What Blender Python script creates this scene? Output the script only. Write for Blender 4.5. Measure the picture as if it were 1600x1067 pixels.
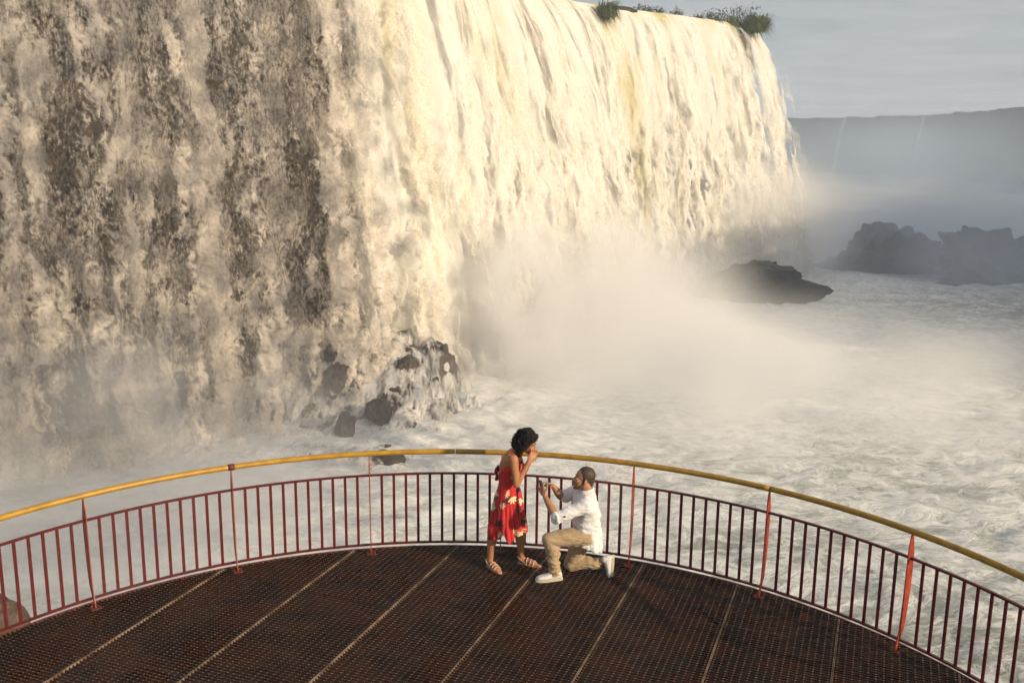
import bpy, bmesh, math, random
import numpy as np
from mathutils import Matrix, Vector, Quaternion

for o in list(bpy.data.objects): bpy.data.objects.remove(o)
SC = bpy.context.scene
COL = SC.collection
R = math.radians
rng = random.Random(7)

# ------------------------------------------------------------------ camera, sky, sun, exposure
CAM_H = 4.38
cam_d = bpy.data.cameras.new('camera'); cam = bpy.data.objects.new('camera', cam_d); COL.objects.link(cam)
cam_d.sensor_width = 36.0; cam_d.lens = 36.0 * 1522.0 / 1600.0
cam_d.clip_start = 0.05; cam_d.clip_end = 5000
cam.matrix_world = (Matrix.Translation((0, 0, CAM_H)) @ Matrix.Rotation(R(90) - 0.2036, 4, 'X')
                    @ Matrix.Rotation(0.0116, 4, 'Z'))
SC.camera = cam

SUN_ELEV = 19.0
SUN_H = Vector((0.84, -0.54, 0)).normalized()
sun_vec = Vector((SUN_H.x * math.cos(R(SUN_ELEV)), SUN_H.y * math.cos(R(SUN_ELEV)), math.sin(R(SUN_ELEV))))
sun_d = bpy.data.lights.new('sun', 'SUN'); sun = bpy.data.objects.new('sun', sun_d); COL.objects.link(sun)
sun_d.energy = 5.0; sun_d.angle = R(0.6); sun_d.color = (1.0, 0.81, 0.56)
sun.rotation_mode = 'QUATERNION'; sun.rotation_quaternion = sun_vec.to_track_quat('Z', 'Y')
sun.location = (40, -30, 40)

world = bpy.data.worlds.new('World'); SC.world = world; world.use_nodes = True
wn, wl = world.node_tree.nodes, world.node_tree.links
wn.clear()
w_out = wn.new('ShaderNodeOutputWorld'); w_bg = wn.new('ShaderNodeBackground')
sky = wn.new('ShaderNodeTexSky'); sky.sky_type = 'NISHITA'; sky.sun_disc = False
sky.sun_elevation = R(SUN_ELEV); sky.sun_rotation = math.atan2(SUN_H.x, SUN_H.y)
sky.air_density = 1.0; sky.dust_density = 1.5; sky.ozone_density = 1.5
# thin layered cloud, the same over the whole sky
tc = wn.new('ShaderNodeTexCoord'); sx = wn.new('ShaderNodeSeparateXYZ'); wl.new(tc.outputs['Generated'], sx.inputs[0])
zz = wn.new('ShaderNodeMath'); zz.operation = 'MAXIMUM'; wl.new(sx.outputs['Z'], zz.inputs[0]); zz.inputs[1].default_value = 0.0
za = wn.new('ShaderNodeMath'); za.operation = 'ADD'; wl.new(zz.outputs[0], za.inputs[0]); za.inputs[1].default_value = 0.035
dx = wn.new('ShaderNodeMath'); dx.operation = 'DIVIDE'; wl.new(sx.outputs['X'], dx.inputs[0]); wl.new(za.outputs[0], dx.inputs[1])
dy = wn.new('ShaderNodeMath'); dy.operation = 'DIVIDE'; wl.new(sx.outputs['Y'], dy.inputs[0]); wl.new(za.outputs[0], dy.inputs[1])
cx = wn.new('ShaderNodeCombineXYZ'); wl.new(dx.outputs[0], cx.inputs['X']); wl.new(dy.outputs[0], cx.inputs['Y'])
cn = wn.new('ShaderNodeTexNoise'); wl.new(cx.outputs[0], cn.inputs['Vector'])
cn.inputs['Scale'].default_value = 0.9; cn.inputs['Detail'].default_value = 7; cn.inputs['Roughness'].default_value = 0.6
cn.inputs['Distortion'].default_value = 0.4
cr_ = wn.new('ShaderNodeMapRange'); wl.new(cn.outputs['Fac'], cr_.inputs['Value'])
cr_.inputs['From Min'].default_value = 0.36; cr_.inputs['From Max'].default_value = 0.64
cr_.inputs['To Min'].default_value = 0.45; cr_.inputs['To Max'].default_value = 1.0
cmix = wn.new('ShaderNodeMix'); cmix.data_type = 'RGBA'
wl.new(cr_.outputs[0], cmix.inputs['Factor']); wl.new(sky.outputs[0], cmix.inputs['A'])
cmix.inputs['B'].default_value = (5.6, 5.6, 5.8, 1)
wl.new(cmix.outputs['Result'], w_bg.inputs['Color']); w_bg.inputs['Strength'].default_value = 0.085
wl.new(w_bg.outputs[0], w_out.inputs['Surface'])

SC.view_settings.view_transform = 'Standard'; SC.view_settings.look = 'None'
SC.view_settings.exposure = 0.12; SC.view_settings.gamma = 1.0; SC.view_settings.use_curve_mapping = False
cy = SC.cycles
cy.use_denoising = True; cy.max_bounces = 6; cy.diffuse_bounces = 2; cy.glossy_bounces = 2
cy.transparent_max_bounces = 24; cy.volume_bounces = 4; cy.volume_step_rate = 1.0; cy.volume_max_steps = 256
cy.use_adaptive_sampling = True; cy.adaptive_threshold = 0.03; cy.adaptive_min_samples = 24

# ------------------------------------------------------------------ noise
_p = np.random.RandomState(11).permutation(256); _p = np.concatenate([_p, _p, _p])
_g = np.array([[1,1,0],[-1,1,0],[1,-1,0],[-1,-1,0],[1,0,1],[-1,0,1],[1,0,-1],[-1,0,-1],[0,1,1],[0,-1,1],[0,1,-1],[0,-1,-1]], float)
def perlin(x, y, z):
    x, y, z = np.broadcast_arrays(np.asarray(x, float), np.asarray(y, float), np.asarray(z, float))
    xi, yi, zi = np.floor(x).astype(int), np.floor(y).astype(int), np.floor(z).astype(int)
    xf, yf, zf = x - xi, y - yi, z - zi
    xi &= 255; yi &= 255; zi &= 255
    f = lambda t: t*t*t*(t*(t*6-15)+10)
    u, v, w = f(xf), f(yf), f(zf)
    def gr(a, b, c):
        h = _p[_p[_p[xi+a]+yi+b]+zi+c] % 12
        g = _g[h]
        return g[..., 0]*(xf-a) + g[..., 1]*(yf-b) + g[..., 2]*(zf-c)
    l = lambda t, a, b: a + t*(b-a)
    return l(w, l(v, l(u, gr(0,0,0), gr(1,0,0)), l(u, gr(0,1,0), gr(1,1,0))),
                l(v, l(u, gr(0,0,1), gr(1,0,1)), l(u, gr(0,1,1), gr(1,1,1))))
def fbm(x, y, z, oct=5, rough=0.5, billow=False):
    t = 0; a = 1.0; n = 0; fr = 1.0
    for i in range(oct):
        q = perlin(x*fr + 17.3*i, y*fr + 5.1*i, z*fr + 9.7*i)
        t = t + a*(np.abs(q)*2 - 0.5 if billow else q); n += a; a *= rough; fr *= 2.03
    return t / n
def sstep(a, b, x):
    t = np.clip((x-a)/(b-a), 0, 1); return t*t*(3-2*t)

# ------------------------------------------------------------------ helpers
def tag(o, label=None, cat=None, group=None, kind=None):
    if label: o['label'] = label
    if cat: o['category'] = cat
    if group: o['group'] = group
    if kind: o['kind'] = kind
    return o
def link(name, me, mat=None, parent=None, smooth=False):
    o = bpy.data.objects.new(name, me); COL.objects.link(o)
    if mat is not None and len(me.materials) == 0: me.materials.append(mat)
    if parent is not None: o.parent = parent
    if smooth: me.polygons.foreach_set('use_smooth', np.ones(len(me.polygons), bool))
    return o
def empty(name, loc=(0, 0, 0)):
    o = bpy.data.objects.new(name, None); COL.objects.link(o); o.location = loc; o.empty_display_size = 0.2
    return o
def mesh_from(name, V, Fc):
    me = bpy.data.meshes.new(name); me.from_pydata([tuple(v) for v in V], [], Fc); me.update(); return me
def grid_mesh(name, P, uv=None, attrs=None, close_u=False):
    """P: (nu, nv, 3) array."""
    nu, nv = P.shape[:2]
    me = bpy.data.meshes.new(name)
    idx = np.arange(nu*nv).reshape(nu, nv)
    if close_u: idx = np.concatenate([idx, idx[:1]], 0)
    q = np.stack([idx[:-1, :-1], idx[1:, :-1], idx[1:, 1:], idx[:-1, 1:]], -1).reshape(-1, 4)
    me.vertices.add(nu*nv); me.vertices.foreach_set('co', P.reshape(-1).astype(np.float32))
    me.loops.add(q.size); me.loops.foreach_set('vertex_index', q.reshape(-1).astype(np.int32))
    me.polygons.add(len(q)); me.polygons.foreach_set('loop_start', np.arange(0, q.size, 4, dtype=np.int32))
    me.update(calc_edges=True)
    me.polygons.foreach_set('use_smooth', np.ones(len(q), bool))
    if uv is not None:
        l = me.uv_layers.new(name='UVMap'); l.data.foreach_set('uv', uv.reshape(-1, 2)[q.reshape(-1)].reshape(-1).astype(np.float32))
    for k, a in (attrs or {}).items():
        if a.ndim == 3:
            at = me.attributes.new(k, 'FLOAT_VECTOR', 'POINT'); at.data.foreach_set('vector', a.reshape(-1).astype(np.float32)); continue
        at = me.attributes.new(k, 'FLOAT', 'POINT'); at.data.foreach_set('value', a.reshape(-1).astype(np.float32))
    me.validate(); return me
class MB:
    """collects boxes, bars and tubes into one mesh"""
    def __init__(s): s.v = []; s.f = []
    def add(s, V, Fc):
        b = len(s.v); s.v += [tuple(x) for x in V]; s.f += [tuple(i+b for i in f) for f in Fc]
    def box(s, c, ax, ay, az):
        c, ax, ay, az = map(np.asarray, (c, ax, ay, az))
        V = [c+i*ax+j*ay+k*az for k in (-1, 1) for j in (-1, 1) for i in (-1, 1)]
        s.add(V, [(0,2,3,1),(4,5,7,6),(0,1,5,4),(2,6,7,3),(0,4,6,2),(1,3,7,5)])
    def tube(s, P, r, n=10, caps=True, up=(0, 0, 1)):
        P = np.asarray(P, float); m = len(P); r = np.broadcast_to(np.asarray(r, float), (m,))
        T = np.gradient(P, axis=0); T /= np.linalg.norm(T, axis=1)[:, None] + 1e-12
        V = []
        u = np.asarray(up, float)
        for i in range(m):
            a = np.cross(u, T[i])
            if np.linalg.norm(a) < 1e-3: a = np.cross((1.0, 0.2, 0), T[i])
            a /= np.linalg.norm(a); b = np.cross(T[i], a); u = b
            for k in range(n):
                t = 2*math.pi*k/n; V.append(P[i] + r[i]*(math.cos(t)*a + math.sin(t)*b))
        Fc = [(i*n+k, i*n+(k+1) % n, (i+1)*n+(k+1) % n, (i+1)*n+k) for i in range(m-1) for k in range(n)]
        if caps: Fc += [tuple(range(n-1, -1, -1)), tuple((m-1)*n+k for k in range(n))]
        s.add(V, Fc)
    def mesh(s, name): return mesh_from(name, s.v, s.f)
    def build(s, name, mat, parent=None, smooth=False): return link(name, s.mesh(name), mat, parent, smooth)

# ------------------------------------------------------------------ materials
def newmat(name):
    m = bpy.data.materials.new(name); m.use_nodes = True; n = m.node_tree.nodes; n.clear()
    out = n.new('ShaderNodeOutputMaterial'); return m, n, m.node_tree.links, out
class NT:
    def __init__(s, n, l): s.n = n; s.l = l
    def set(s, sock, v):
        if hasattr(v, 'is_output'): s.l.new(v, sock)
        elif isinstance(v, (tuple, list)) and sock.type == 'RGBA' and len(v) == 3: sock.default_value = (*v, 1)
        else: sock.default_value = v
    def noise(s, vec, scale, detail=4, rough=0.5, dist=0.0, kind='FBM'):
        t = s.n.new('ShaderNodeTexNoise'); t.noise_type = kind; t.normalize = True
        if vec is not None: s.l.new(vec, t.inputs['Vector'])
        t.inputs['Scale'].default_value = scale; t.inputs['Detail'].default_value = detail
        t.inputs['Roughness'].default_value = rough; t.inputs['Distortion'].default_value = dist
        return t.outputs['Fac']
    def math(s, op, a, b=0.0, c=None, clamp=False):
        t = s.n.new('ShaderNodeMath'); t.operation = op; t.use_clamp = clamp
        s.set(t.inputs[0], a); s.set(t.inputs[1], b)
        if c is not None: s.set(t.inputs[2], c)
        return t.outputs[0]
    def rng(s, v, a, b, c=0.0, d=1.0, smooth=True):
        t = s.n.new('ShaderNodeMapRange'); t.interpolation_type = 'SMOOTHSTEP' if smooth else 'LINEAR'
        s.set(t.inputs['Value'], v)
        for k, x in zip(('From Min', 'From Max', 'To Min', 'To Max'), (a, b, c, d)): s.set(t.inputs[k], x)
        return t.outputs[0]
    def mix(s, f, a, b):
        t = s.n.new('ShaderNodeMix'); t.data_type = 'RGBA'
        s.set(t.inputs['Factor'], f); s.set(t.inputs['A'], a); s.set(t.inputs['B'], b); return t.outputs['Result']
    def map(s, vec, scale=(1, 1, 1), loc=(0, 0, 0)):
        t = s.n.new('ShaderNodeMapping'); s.l.new(vec, t.inputs['Vector'])
        t.inputs['Scale'].default_value = scale; t.inputs['Location'].default_value = loc; return t.outputs[0]
    def coord(s, k='Object'): return s.n.new('ShaderNodeTexCoord').outputs[k]
    def attr(s, name):
        t = s.n.new('ShaderNodeAttribute'); t.attribute_name = name; return t
    def bump(s, h, strength=0.5, dist=0.1):
        t = s.n.new('ShaderNodeBump'); s.l.new(h, t.inputs['Height']); t.inputs['Strength'].default_value = strength
        t.inputs['Distance'].default_value = dist; return t.outputs[0]
    def bsdf(s, **k):
        t = s.n.new('ShaderNodeBsdfPrincipled')
        for a, v in k.items(): s.set(t.inputs[a.replace('_', ' ')], v)
        return t
def simple(name, col, rough=0.6, var=0.12, scale=30, bump=0.0, metal=0.0, col2=None, detail=5, bdist=0.01, sheen=0.0, sss=0.0, spec=0.5):
    m, n, l, out = newmat(name); t = NT(n, l); co = t.coord('Object')
    f = t.noise(co, scale, detail, 0.6)
    c2 = col2 if col2 is not None else tuple(min(1, c*(1-2.2*var)) for c in col)
    c = t.mix(t.rng(f, 0.38, 0.66), col, c2)
    b = t.bsdf(Base_Color=c, Roughness=rough, Metallic=metal)
    b.inputs['Specular IOR Level'].default_value = spec
    if sheen: b.inputs['Sheen Weight'].default_value = sheen
    if sss:
        b.inputs['Subsurface Weight'].default_value = sss; b.inputs['Subsurface Radius'].default_value = (0.02, 0.008, 0.004)
        b.inputs['Subsurface Scale'].default_value = 0.5
    if bump: l.new(t.bump(t.noise(co, scale*2.5, 4, 0.6), bump, bdist), b.inputs['Normal'])
    l.new(b.outputs[0], out.inputs['Surface']); return m

def mat_fall(name, white, tint, speck=0.5, fs=9.0, trans=0.22, soft=0.6):
    """falling white water: each sheet carries its own cover (alpha) and tint; the material adds droplet grain"""
    m, n, l, out = newmat(name); t = NT(n, l)
    uv = t.coord('UV'); d = t.attr('cover').outputs['Fac']; ti = t.attr('tint').outputs['Fac']
    fine = t.noise(t.map(uv, (fs, fs*0.42, 1)), 1.0, 3, 0.7, 0.0)
    g = t.math('MULTIPLY', t.math('SUBTRACT', fine, 0.5), t.math('MULTIPLY', t.math('SUBTRACT', 1.0, d), speck*4))
    al = t.math('ADD', d, t.math('MULTIPLY', g, t.rng(d, 0.0, 0.12)), clamp=True)
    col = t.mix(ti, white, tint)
    vm = n.new('ShaderNodeMix'); vm.data_type = 'VECTOR'; vm.inputs['Factor'].default_value = soft      # spray scatters light: relief shades softly
    l.new(n.new('ShaderNodeNewGeometry').outputs['Normal'], vm.inputs['A']); l.new(t.attr('flow_normal').outputs['Vector'], vm.inputs['B'])
    df = n.new('ShaderNodeBsdfDiffuse'); l.new(col, df.inputs['Color']); l.new(vm.outputs['Result'], df.inputs['Normal'])
    tr = n.new('ShaderNodeBsdfTranslucent'); l.new(col, tr.inputs['Color']); l.new(vm.outputs['Result'], tr.inputs['Normal'])
    mx = n.new('ShaderNodeMixShader'); mx.inputs[0].default_value = trans
    l.new(df.outputs[0], mx.inputs[1]); l.new(tr.outputs[0], mx.inputs[2])
    tp = n.new('ShaderNodeBsdfTransparent')
    m2 = n.new('ShaderNodeMixShader'); l.new(al, m2.inputs[0]); l.new(tp.outputs[0], m2.inputs[1]); l.new(mx.outputs[0], m2.inputs[2])
    l.new(m2.outputs[0], out.inputs['Surface']); return m

def mat_rock(name, c1, c2, moss=0.0, rough=0.45, scale=1.0):
    m, n, l, out = newmat(name); t = NT(n, l); co = t.coord('Object')
    f = t.noise(co, 0.9*scale, 8, 0.62, 0.3); g = t.noise(co, 5*scale, 6, 0.6)
    c = t.mix(t.rng(f, 0.35, 0.68), c1, c2)
    c = t.mix(t.rng(g, 0.4, 0.75, 0, 0.5), c, tuple(x*0.35 for x in c1))
    if moss:
        mf = t.rng(t.noise(co, 1.6*scale, 5, 0.6), 0.62-0.2*moss, 0.72-0.2*moss)
        c = t.mix(t.math('MULTIPLY', mf, 0.8), c, (0.07, 0.085, 0.012))
    b = t.bsdf(Base_Color=c, Roughness=rough); b.inputs['Specular IOR Level'].default_value = 0.45
    l.new(t.bump(t.math('ADD', f, t.math('MULTIPLY', g, 0.4)), 0.8, 0.25), b.inputs['Normal'])
    l.new(b.outputs[0], out.inputs['Surface']); return m

def mat_river():
    m, n, l, out = newmat('river_water'); t = NT(n, l); co = t.coord('Object'); fo = t.attr('foam').outputs['Fac']
    wv = t.map(co, (0.62, 1.0, 0.6))
    warp = n.new('ShaderNodeTexNoise'); l.new(wv, warp.inputs['Vector']); warp.inputs['Scale'].default_value = 0.35; warp.inputs['Detail'].default_value = 3
    av = n.new('ShaderNodeVectorMath'); av.operation = 'MULTIPLY_ADD'; l.new(warp.outputs['Color'], av.inputs[0])
    av.inputs[1].default_value = (2.6, 2.6, 0.5); l.new(wv, av.inputs[2]); p = av.outputs[0]
    ridge = t.noise(p, 0.55, 7, 0.66, 0.6)
    r1 = t.math('ABSOLUTE', t.math('SUBTRACT', ridge, 0.5))            # lacy foam lines
    lace = t.rng(r1, 0.0, 0.075, 1.0, 0.0)
    fine = t.noise(p, 3.2, 6, 0.7, 0.4)
    r2 = t.rng(t.math('ABSOLUTE', t.math('SUBTRACT', fine, 0.5)), 0.0, 0.09, 1.0, 0.0)
    broad = t.noise(t.map(co, (0.6, 1.0, 1)), 0.10, 5, 0.6, 0.5)
    f = t.math('ADD', t.math('MULTIPLY', lace, 0.42), t.math('MULTIPLY', r2, 0.28))
    f = t.math('ADD', f, t.math('MULTIPLY', t.math('SUBTRACT', broad, 0.5), 2.2))
    f = t.math('ADD', f, fo)
    f = t.rng(f, 0.0, 1.0)
    white = t.mix(t.rng(fine, 0.36, 0.62), (0.60, 0.61, 0.58), (0.86, 0.86, 0.84))
    c = t.mix(f, (0.26, 0.275, 0.23), white)
    ro = t.rng(f, 0.0, 0.6, 0.28, 0.85)
    b = t.bsdf(Base_Color=c, Roughness=ro); b.inputs['Specular IOR Level'].default_value = 0.35
    h = t.math('ADD', t.math('MULTIPLY', ridge, 1.0), t.math('MULTIPLY', fine, 0.35))
    l.new(t.bump(h, 0.6, 0.4), b.inputs['Normal'])
    l.new(b.outputs[0], out.inputs['Surface']); return m

def mat_mist(name, dens, lo, hi, scale, col=(0.995, 0.996, 0.997), fall=1.0, soft=0.0, aniso=0.1):
    """volume only; thins out towards the ellipsoid's skin"""
    m, n, l, out = newmat(name); t = NT(n, l); co = t.coord('Object')
    ln = n.new('ShaderNodeVectorMath'); ln.operation = 'LENGTH'; l.new(co, ln.inputs[0])
    env = t.rng(ln.outputs['Value'], soft, 1.0, 1.0, 0.0)
    if fall != 1.0: env = t.math('POWER', env, fall)
    geo = n.new('ShaderNodeNewGeometry').outputs['Position']
    nz = t.rng(t.noise(geo, scale, 3, 0.55, 0.3), lo, hi)
    d = t.math('MULTIPLY', t.math('MULTIPLY', env, nz), dens)
    v = n.new('ShaderNodeVolumePrincipled'); v.inputs['Color'].default_value = (*col, 1); l.new(d, v.inputs['Density'])
    v.inputs['Anisotropy'].default_value = aniso
    l.new(v.outputs[0], out.inputs['Volume']); return m

M = {}
M['rail_red'] = simple('red_painted_steel', (0.115, 0.005, 0.007), 0.4, 0.15, 7, 0.25, col2=(0.07, 0.009, 0.008), bdist=0.002)
M['post_red'] = simple('orange_red_painted_steel', (0.36, 0.046, 0.014), 0.45, 0.12, 12, 0.15, col2=(0.22, 0.026, 0.010), bdist=0.002)
M['yellow'] = simple('ochre_painted_tube', (0.46, 0.26, 0.022), 0.42, 0.12, 9, 0.1, col2=(0.36, 0.19, 0.012), bdist=0.002)
M['rust'] = simple('rusty_steel_grating', (0.046, 0.016, 0.006), 0.5, 0.25, 2.2, 0.3, col2=(0.012, 0.005, 0.003), bdist=0.002)
M['edge'] = simple('worn_pale_steel_edge', (0.30, 0.21, 0.14), 0.5, 0.2, 6, 0.2, col2=(0.11, 0.065, 0.04), bdist=0.002)
M['beam'] = simple('dark_red_beam_steel', (0.14, 0.03, 0.022), 0.55, 0.2, 8, 0.2, bdist=0.002)
M['rock'] = mat_rock('wet_basalt', (0.040, 0.028, 0.020), (0.085, 0.060, 0.042), 0.0, 0.35)
M['rock_shaded'] = mat_rock('shaded_wet_basalt', (0.022, 0.018, 0.015), (0.045, 0.036, 0.029), 0.0, 0.5)  # shaded copy of the wet basalt, shade put into the base colour
M['rock_moss'] = mat_rock('wet_mossy_basalt', (0.06, 0.038, 0.022), (0.12, 0.075, 0.042), 0.45, 0.4, 1.4)
M['cliff'] = mat_rock('cliff_basalt', (0.034, 0.022, 0.014), (0.075, 0.050, 0.031), 0.0, 0.8, 0.5)
M['far'] = simple('far_forest_and_rock', (0.05, 0.06, 0.04), 0.9, 0.3, 0.08)
M['yellow_dull'] = simple('olive_ochre_painted_tube', (0.40, 0.22, 0.016), 0.45, 0.12, 9, 0.1, col2=(0.28, 0.16, 0.014), bdist=0.002)
def wet_patches(m, lo=0.22, hi=0.75):
    n, l = m.node_tree.nodes, m.node_tree.links; t = NT(n, l)
    b = [x for x in n if x.type == 'BSDF_PRINCIPLED'][0]; l.new(t.rng(t.noise(t.coord('Object'), 1.1, 4, 0.6), 0.42, 0.58, lo, hi), b.inputs['Roughness'])
wet_patches(M['rust'])
M['weld'] = simple('bright_rod_weld', (0.20, 0.11, 0.06), 0.4, 0.25, 30, 0.0, col2=(0.10, 0.05, 0.028))
M['concrete'] = simple('stained_concrete', (0.28, 0.26, 0.23), 0.8, 0.2, 3, 0.3)
M['river'] = mat_river()

# ------------------------------------------------------------------ terrain: lip line of the falls
ZW, ZP = -8.0, 14.7
lip_pts = np.array([(-58, 6), (-46, 17), (-34, 26.5), (-24, 33.3), (-15, 39.6), (-9.2, 44.0), (-6.8, 48.5), (-4.6, 55), (-2.2, 63), (0.3, 71),
                    (2.4, 77.2), (6.0, 80.8), (12.7, 86.5), (16.4, 88.9), (21.4, 93.6), (24.5, 99), (25, 108)], float)
def chaikin(P, k):
    for _ in range(k):
        Q = np.empty((2*len(P)-2, 2)); Q[0::2] = 0.75*P[:-1]+0.25*P[1:]; Q[1::2] = 0.25*P[:-1]+0.75*P[1:]
        P = np.concatenate([P[:1], Q, P[-1:]])
    return P
lip = chaikin(lip_pts, 3)
arc = np.concatenate([[0], np.cumsum(np.linalg.norm(np.diff(lip, axis=0), axis=1))])
def lip_at(s): return np.stack([np.interp(s, arc, lip[:, 0]), np.interp(s, arc, lip[:, 1])], -1)
def lip_n(s, w=2.5):
    t = lip_at(s+w)-lip_at(s-w); t /= np.linalg.norm(t, axis=-1)[..., None]
    return np.stack([t[..., 1], -t[..., 0]], -1)
def s_of(x, y): return arc[np.argmin((lip[:, 0]-x)**2+(lip[:, 1]-y)**2)]
S_VEIL = s_of(-8.3, 45.6); S_B = s_of(2.4, 77.2); S_C = s_of(21.4, 93.6)

def fall_sheet(name, s0, s1, nu, nv, W, off, amps, seed, mat, cover, top=4.0, parent=None, ls=2.0, ld=5.0, tint=None, q0=0.0):
    """a sheet of falling water from the lip: parabolic throw W, lumps of three sizes (amps), cover and tint per vertex"""
    s = np.linspace(s0, s1, nu); D = ZP-ZW+0.6
    q = np.concatenate([np.linspace(-1, 0, 8)[:-1], np.linspace(0, 1, nv)**1.1]) if q0 == 0 else np.linspace(q0, 1, nv)
    S, Q = np.meshgrid(s, q, indexing='ij')
    Wd = W(S) if callable(W) else W+0*S
    t = np.clip(Q, 0, 1); o = np.where(Q < 0, Q*top, Wd*np.sqrt(t)); d = D*t
    P0, N = lip_at(S), lip_n(S)
    wx = 0.5*ls*fbm(S/(ls*1.7), d/(ld*1.2), seed+50+0*S, 3); Sx = S+wx
    grow = np.clip(0.10+1.6*t, 0, 1)
    k1 = fbm(Sx/ls, d/ld, seed+0*S, 3, 0.5, True)
    k2 = fbm(Sx/(ls*0.33), d/(ld*0.27), seed+31+0*S, 3, 0.6, True)
    k3 = fbm(Sx/(ls*0.1), d/(ld*0.07), seed+61+0*S, 3, 0.65, True)
    disp = grow*(amps[0]*k1+amps[1]*k2+amps[2]*k3)
    sh = 0.5*amps[0]*grow*fbm(S/ls, d/ld, seed+77+0*S, 3)+0.5*amps[1]*grow*fbm(S/(ls*0.3), d/(ld*0.25), seed+78+0*S, 2)
    fo = o+off*np.where(Q < 0, 0, np.clip(t*6, 0, 1))+disp
    P = np.empty(S.shape+(3,)); T = np.stack([-N[..., 1], N[..., 0]], -1)
    P[..., :2] = P0+N*fo[..., None]+T*sh[..., None]
    P[..., 2] = ZP+0.25-d+np.where(Q < 0, 0.15, 0)-0.15*np.clip(Q*20, 0, 1)+0.5*amps[1]*grow*fbm(S/(ls*0.3), d/(ld*0.2), seed+79+0*S, 2)
    cv = np.clip(cover(S, Sx, t, d, k1, k2, k3), 0, 1)
    ti = tint(S, t, d, k1, k2) if tint is not None else 0*S
    fn = np.stack([N[..., 0], N[..., 1], np.where(Q < 0, 3.0, 0.25*Wd/D/np.sqrt(t+0.02))], -1); fn /= np.linalg.norm(fn, axis=-1)[..., None]
    path = np.where(Q < 0, Q*top, d+0.4*o)
    me = grid_mesh(name, P, np.stack([S, path], -1), {'cover': cv, 'tint': np.clip(ti, 0, 1), 'flow_normal': fn})
    return link(name, me, mat, parent)

# cliff behind the water
def build_cliff():
    s = np.linspace(arc[0], arc[-1], 420); zq = np.linspace(0, 1, 110)
    S, Q = np.meshgrid(s, np.concatenate([[-1.0, -0.2, -0.03], zq]), indexing='ij')
    d = (ZP-ZW+1.5)*np.clip(Q, 0, 1)
    o = np.where(Q < 0, Q*70, -0.5-1.1*np.clip(Q, 0, 1)*0)
    rough = fbm(S/5, d/3.2, 3+0*S, 5, 0.55)*1.5+0.5*np.sign(np.sin(d*0.9+2*fbm(S/9, d/9, 8+0*S, 3)))*0.5
    o = o+np.where(Q < 0, 0, np.minimum(rough, 0.6)*np.clip(Q*8, 0, 1)-0.6)
    P0, N = lip_at(S), lip_n(S, 4)
    P = np.empty(S.shape+(3,)); P[..., :2] = P0+N*o[..., None]; P[..., 2] = ZP-0.05-d
    o = link('cliff', grid_mesh('cliff', P), M['cliff']); tag(o, kind='structure'); return o
build_cliff()

# left: thin veils over the dark rock; middle and right: the heavy main fall
M['veil'] = mat_fall('veil_water', (0.86, 0.78, 0.69), (0.45, 0.38, 0.29), 0.6, 9.0, soft=0.90)
M['cascade'] = mat_fall('cascade_water', (0.80, 0.77, 0.73), (0.55, 0.50, 0.42), 0.30, 7.0, soft=0.6)
M['main'] = mat_fall('main_fall_water', (0.82, 0.80, 0.76), (0.56, 0.50, 0.22), 0.2, 6.0, soft=0.86)
def colprof(S, seed, w): return fbm(S/w, 0*S+seed, 0*S+1.7, 3, 0.6)
S0 = s_of(-34, 26.5)
def veil_cover(seed, base, gain, colw, sc, lace, sharp, bias):
    """ragged clumps (sharp = edge width) gathered in columns, lacy threads at their edges, thin spray between"""
    def f(S, Sx, t, d, k1, k2, k3):
        wob = 0.3*fbm(S/1.3, d/2.2, seed+3+0*S, 3)
        n = fbm((Sx+wob)/(1.2*sc), d/(3.6*sc), seed+0*S, 9, 0.62)
        ln = 1-np.abs(fbm(Sx/(0.36*sc), d/(0.5*sc), seed+9+0*S, 5, 0.65))*5.0
        col = colprof(S+0.5*fbm(S/2, d/6, seed+4+0*S, 3), seed, colw)
        x = n*1.55+col*1.5+0.3*k2+0.06*np.clip(ln, -1, 1)+0.20*sstep(0.55, 1.0, t)-bias
        c = base*(0.75+0.5*n)+gain*sstep(-sharp, sharp, x)+lace*np.clip(ln, 0, 1)*sstep(-0.32, 0.0, x)
        edge = sstep(S_VEIL+4.6, S_VEIL+2.4, S+1.1*fbm(S/1.2, d/1.6, seed+6+0*S, 5, 0.6))
        return np.clip(c, 0, 0.96)*edge
    return f
veil = fall_sheet('waterfall', S0, S_VEIL+4.8, 620, 440, 1.2, 0.3, (0.5, 0.22, 0.07), 5, M['veil'], veil_cover(2.2, 0.08, 0.32, 1.4, 1.2, 0.04, 0.34, 0.15), ls=1.7, ld=3.8)
tag(veil, 'thin brownish veil of broken water over dark rock, left third of the falls', 'waterfall', kind='structure')
fall_sheet('spray_layer', S0, S_VEIL+4.6, 620, 440, 2.1, 0.8, (0.6, 0.3, 0.1), 15, M['veil'], veil_cover(4.9, 0.03, 0.46, 1.3, 0.85, 0.14, 0.22, 0.24), ls=1.4, ld=2.7, parent=veil, q0=0.02)
fall_sheet('spray_layer', S0, S_VEIL+4.2, 620, 440, 3.0, 1.2, (0.7, 0.35, 0.12), 25, M['veil'], veil_cover(7.1, 0.01, 0.56, 1.6, 0.6, 0.18, 0.18, 0.34), ls=1.2, ld=2.1, parent=veil, q0=0.03)

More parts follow.
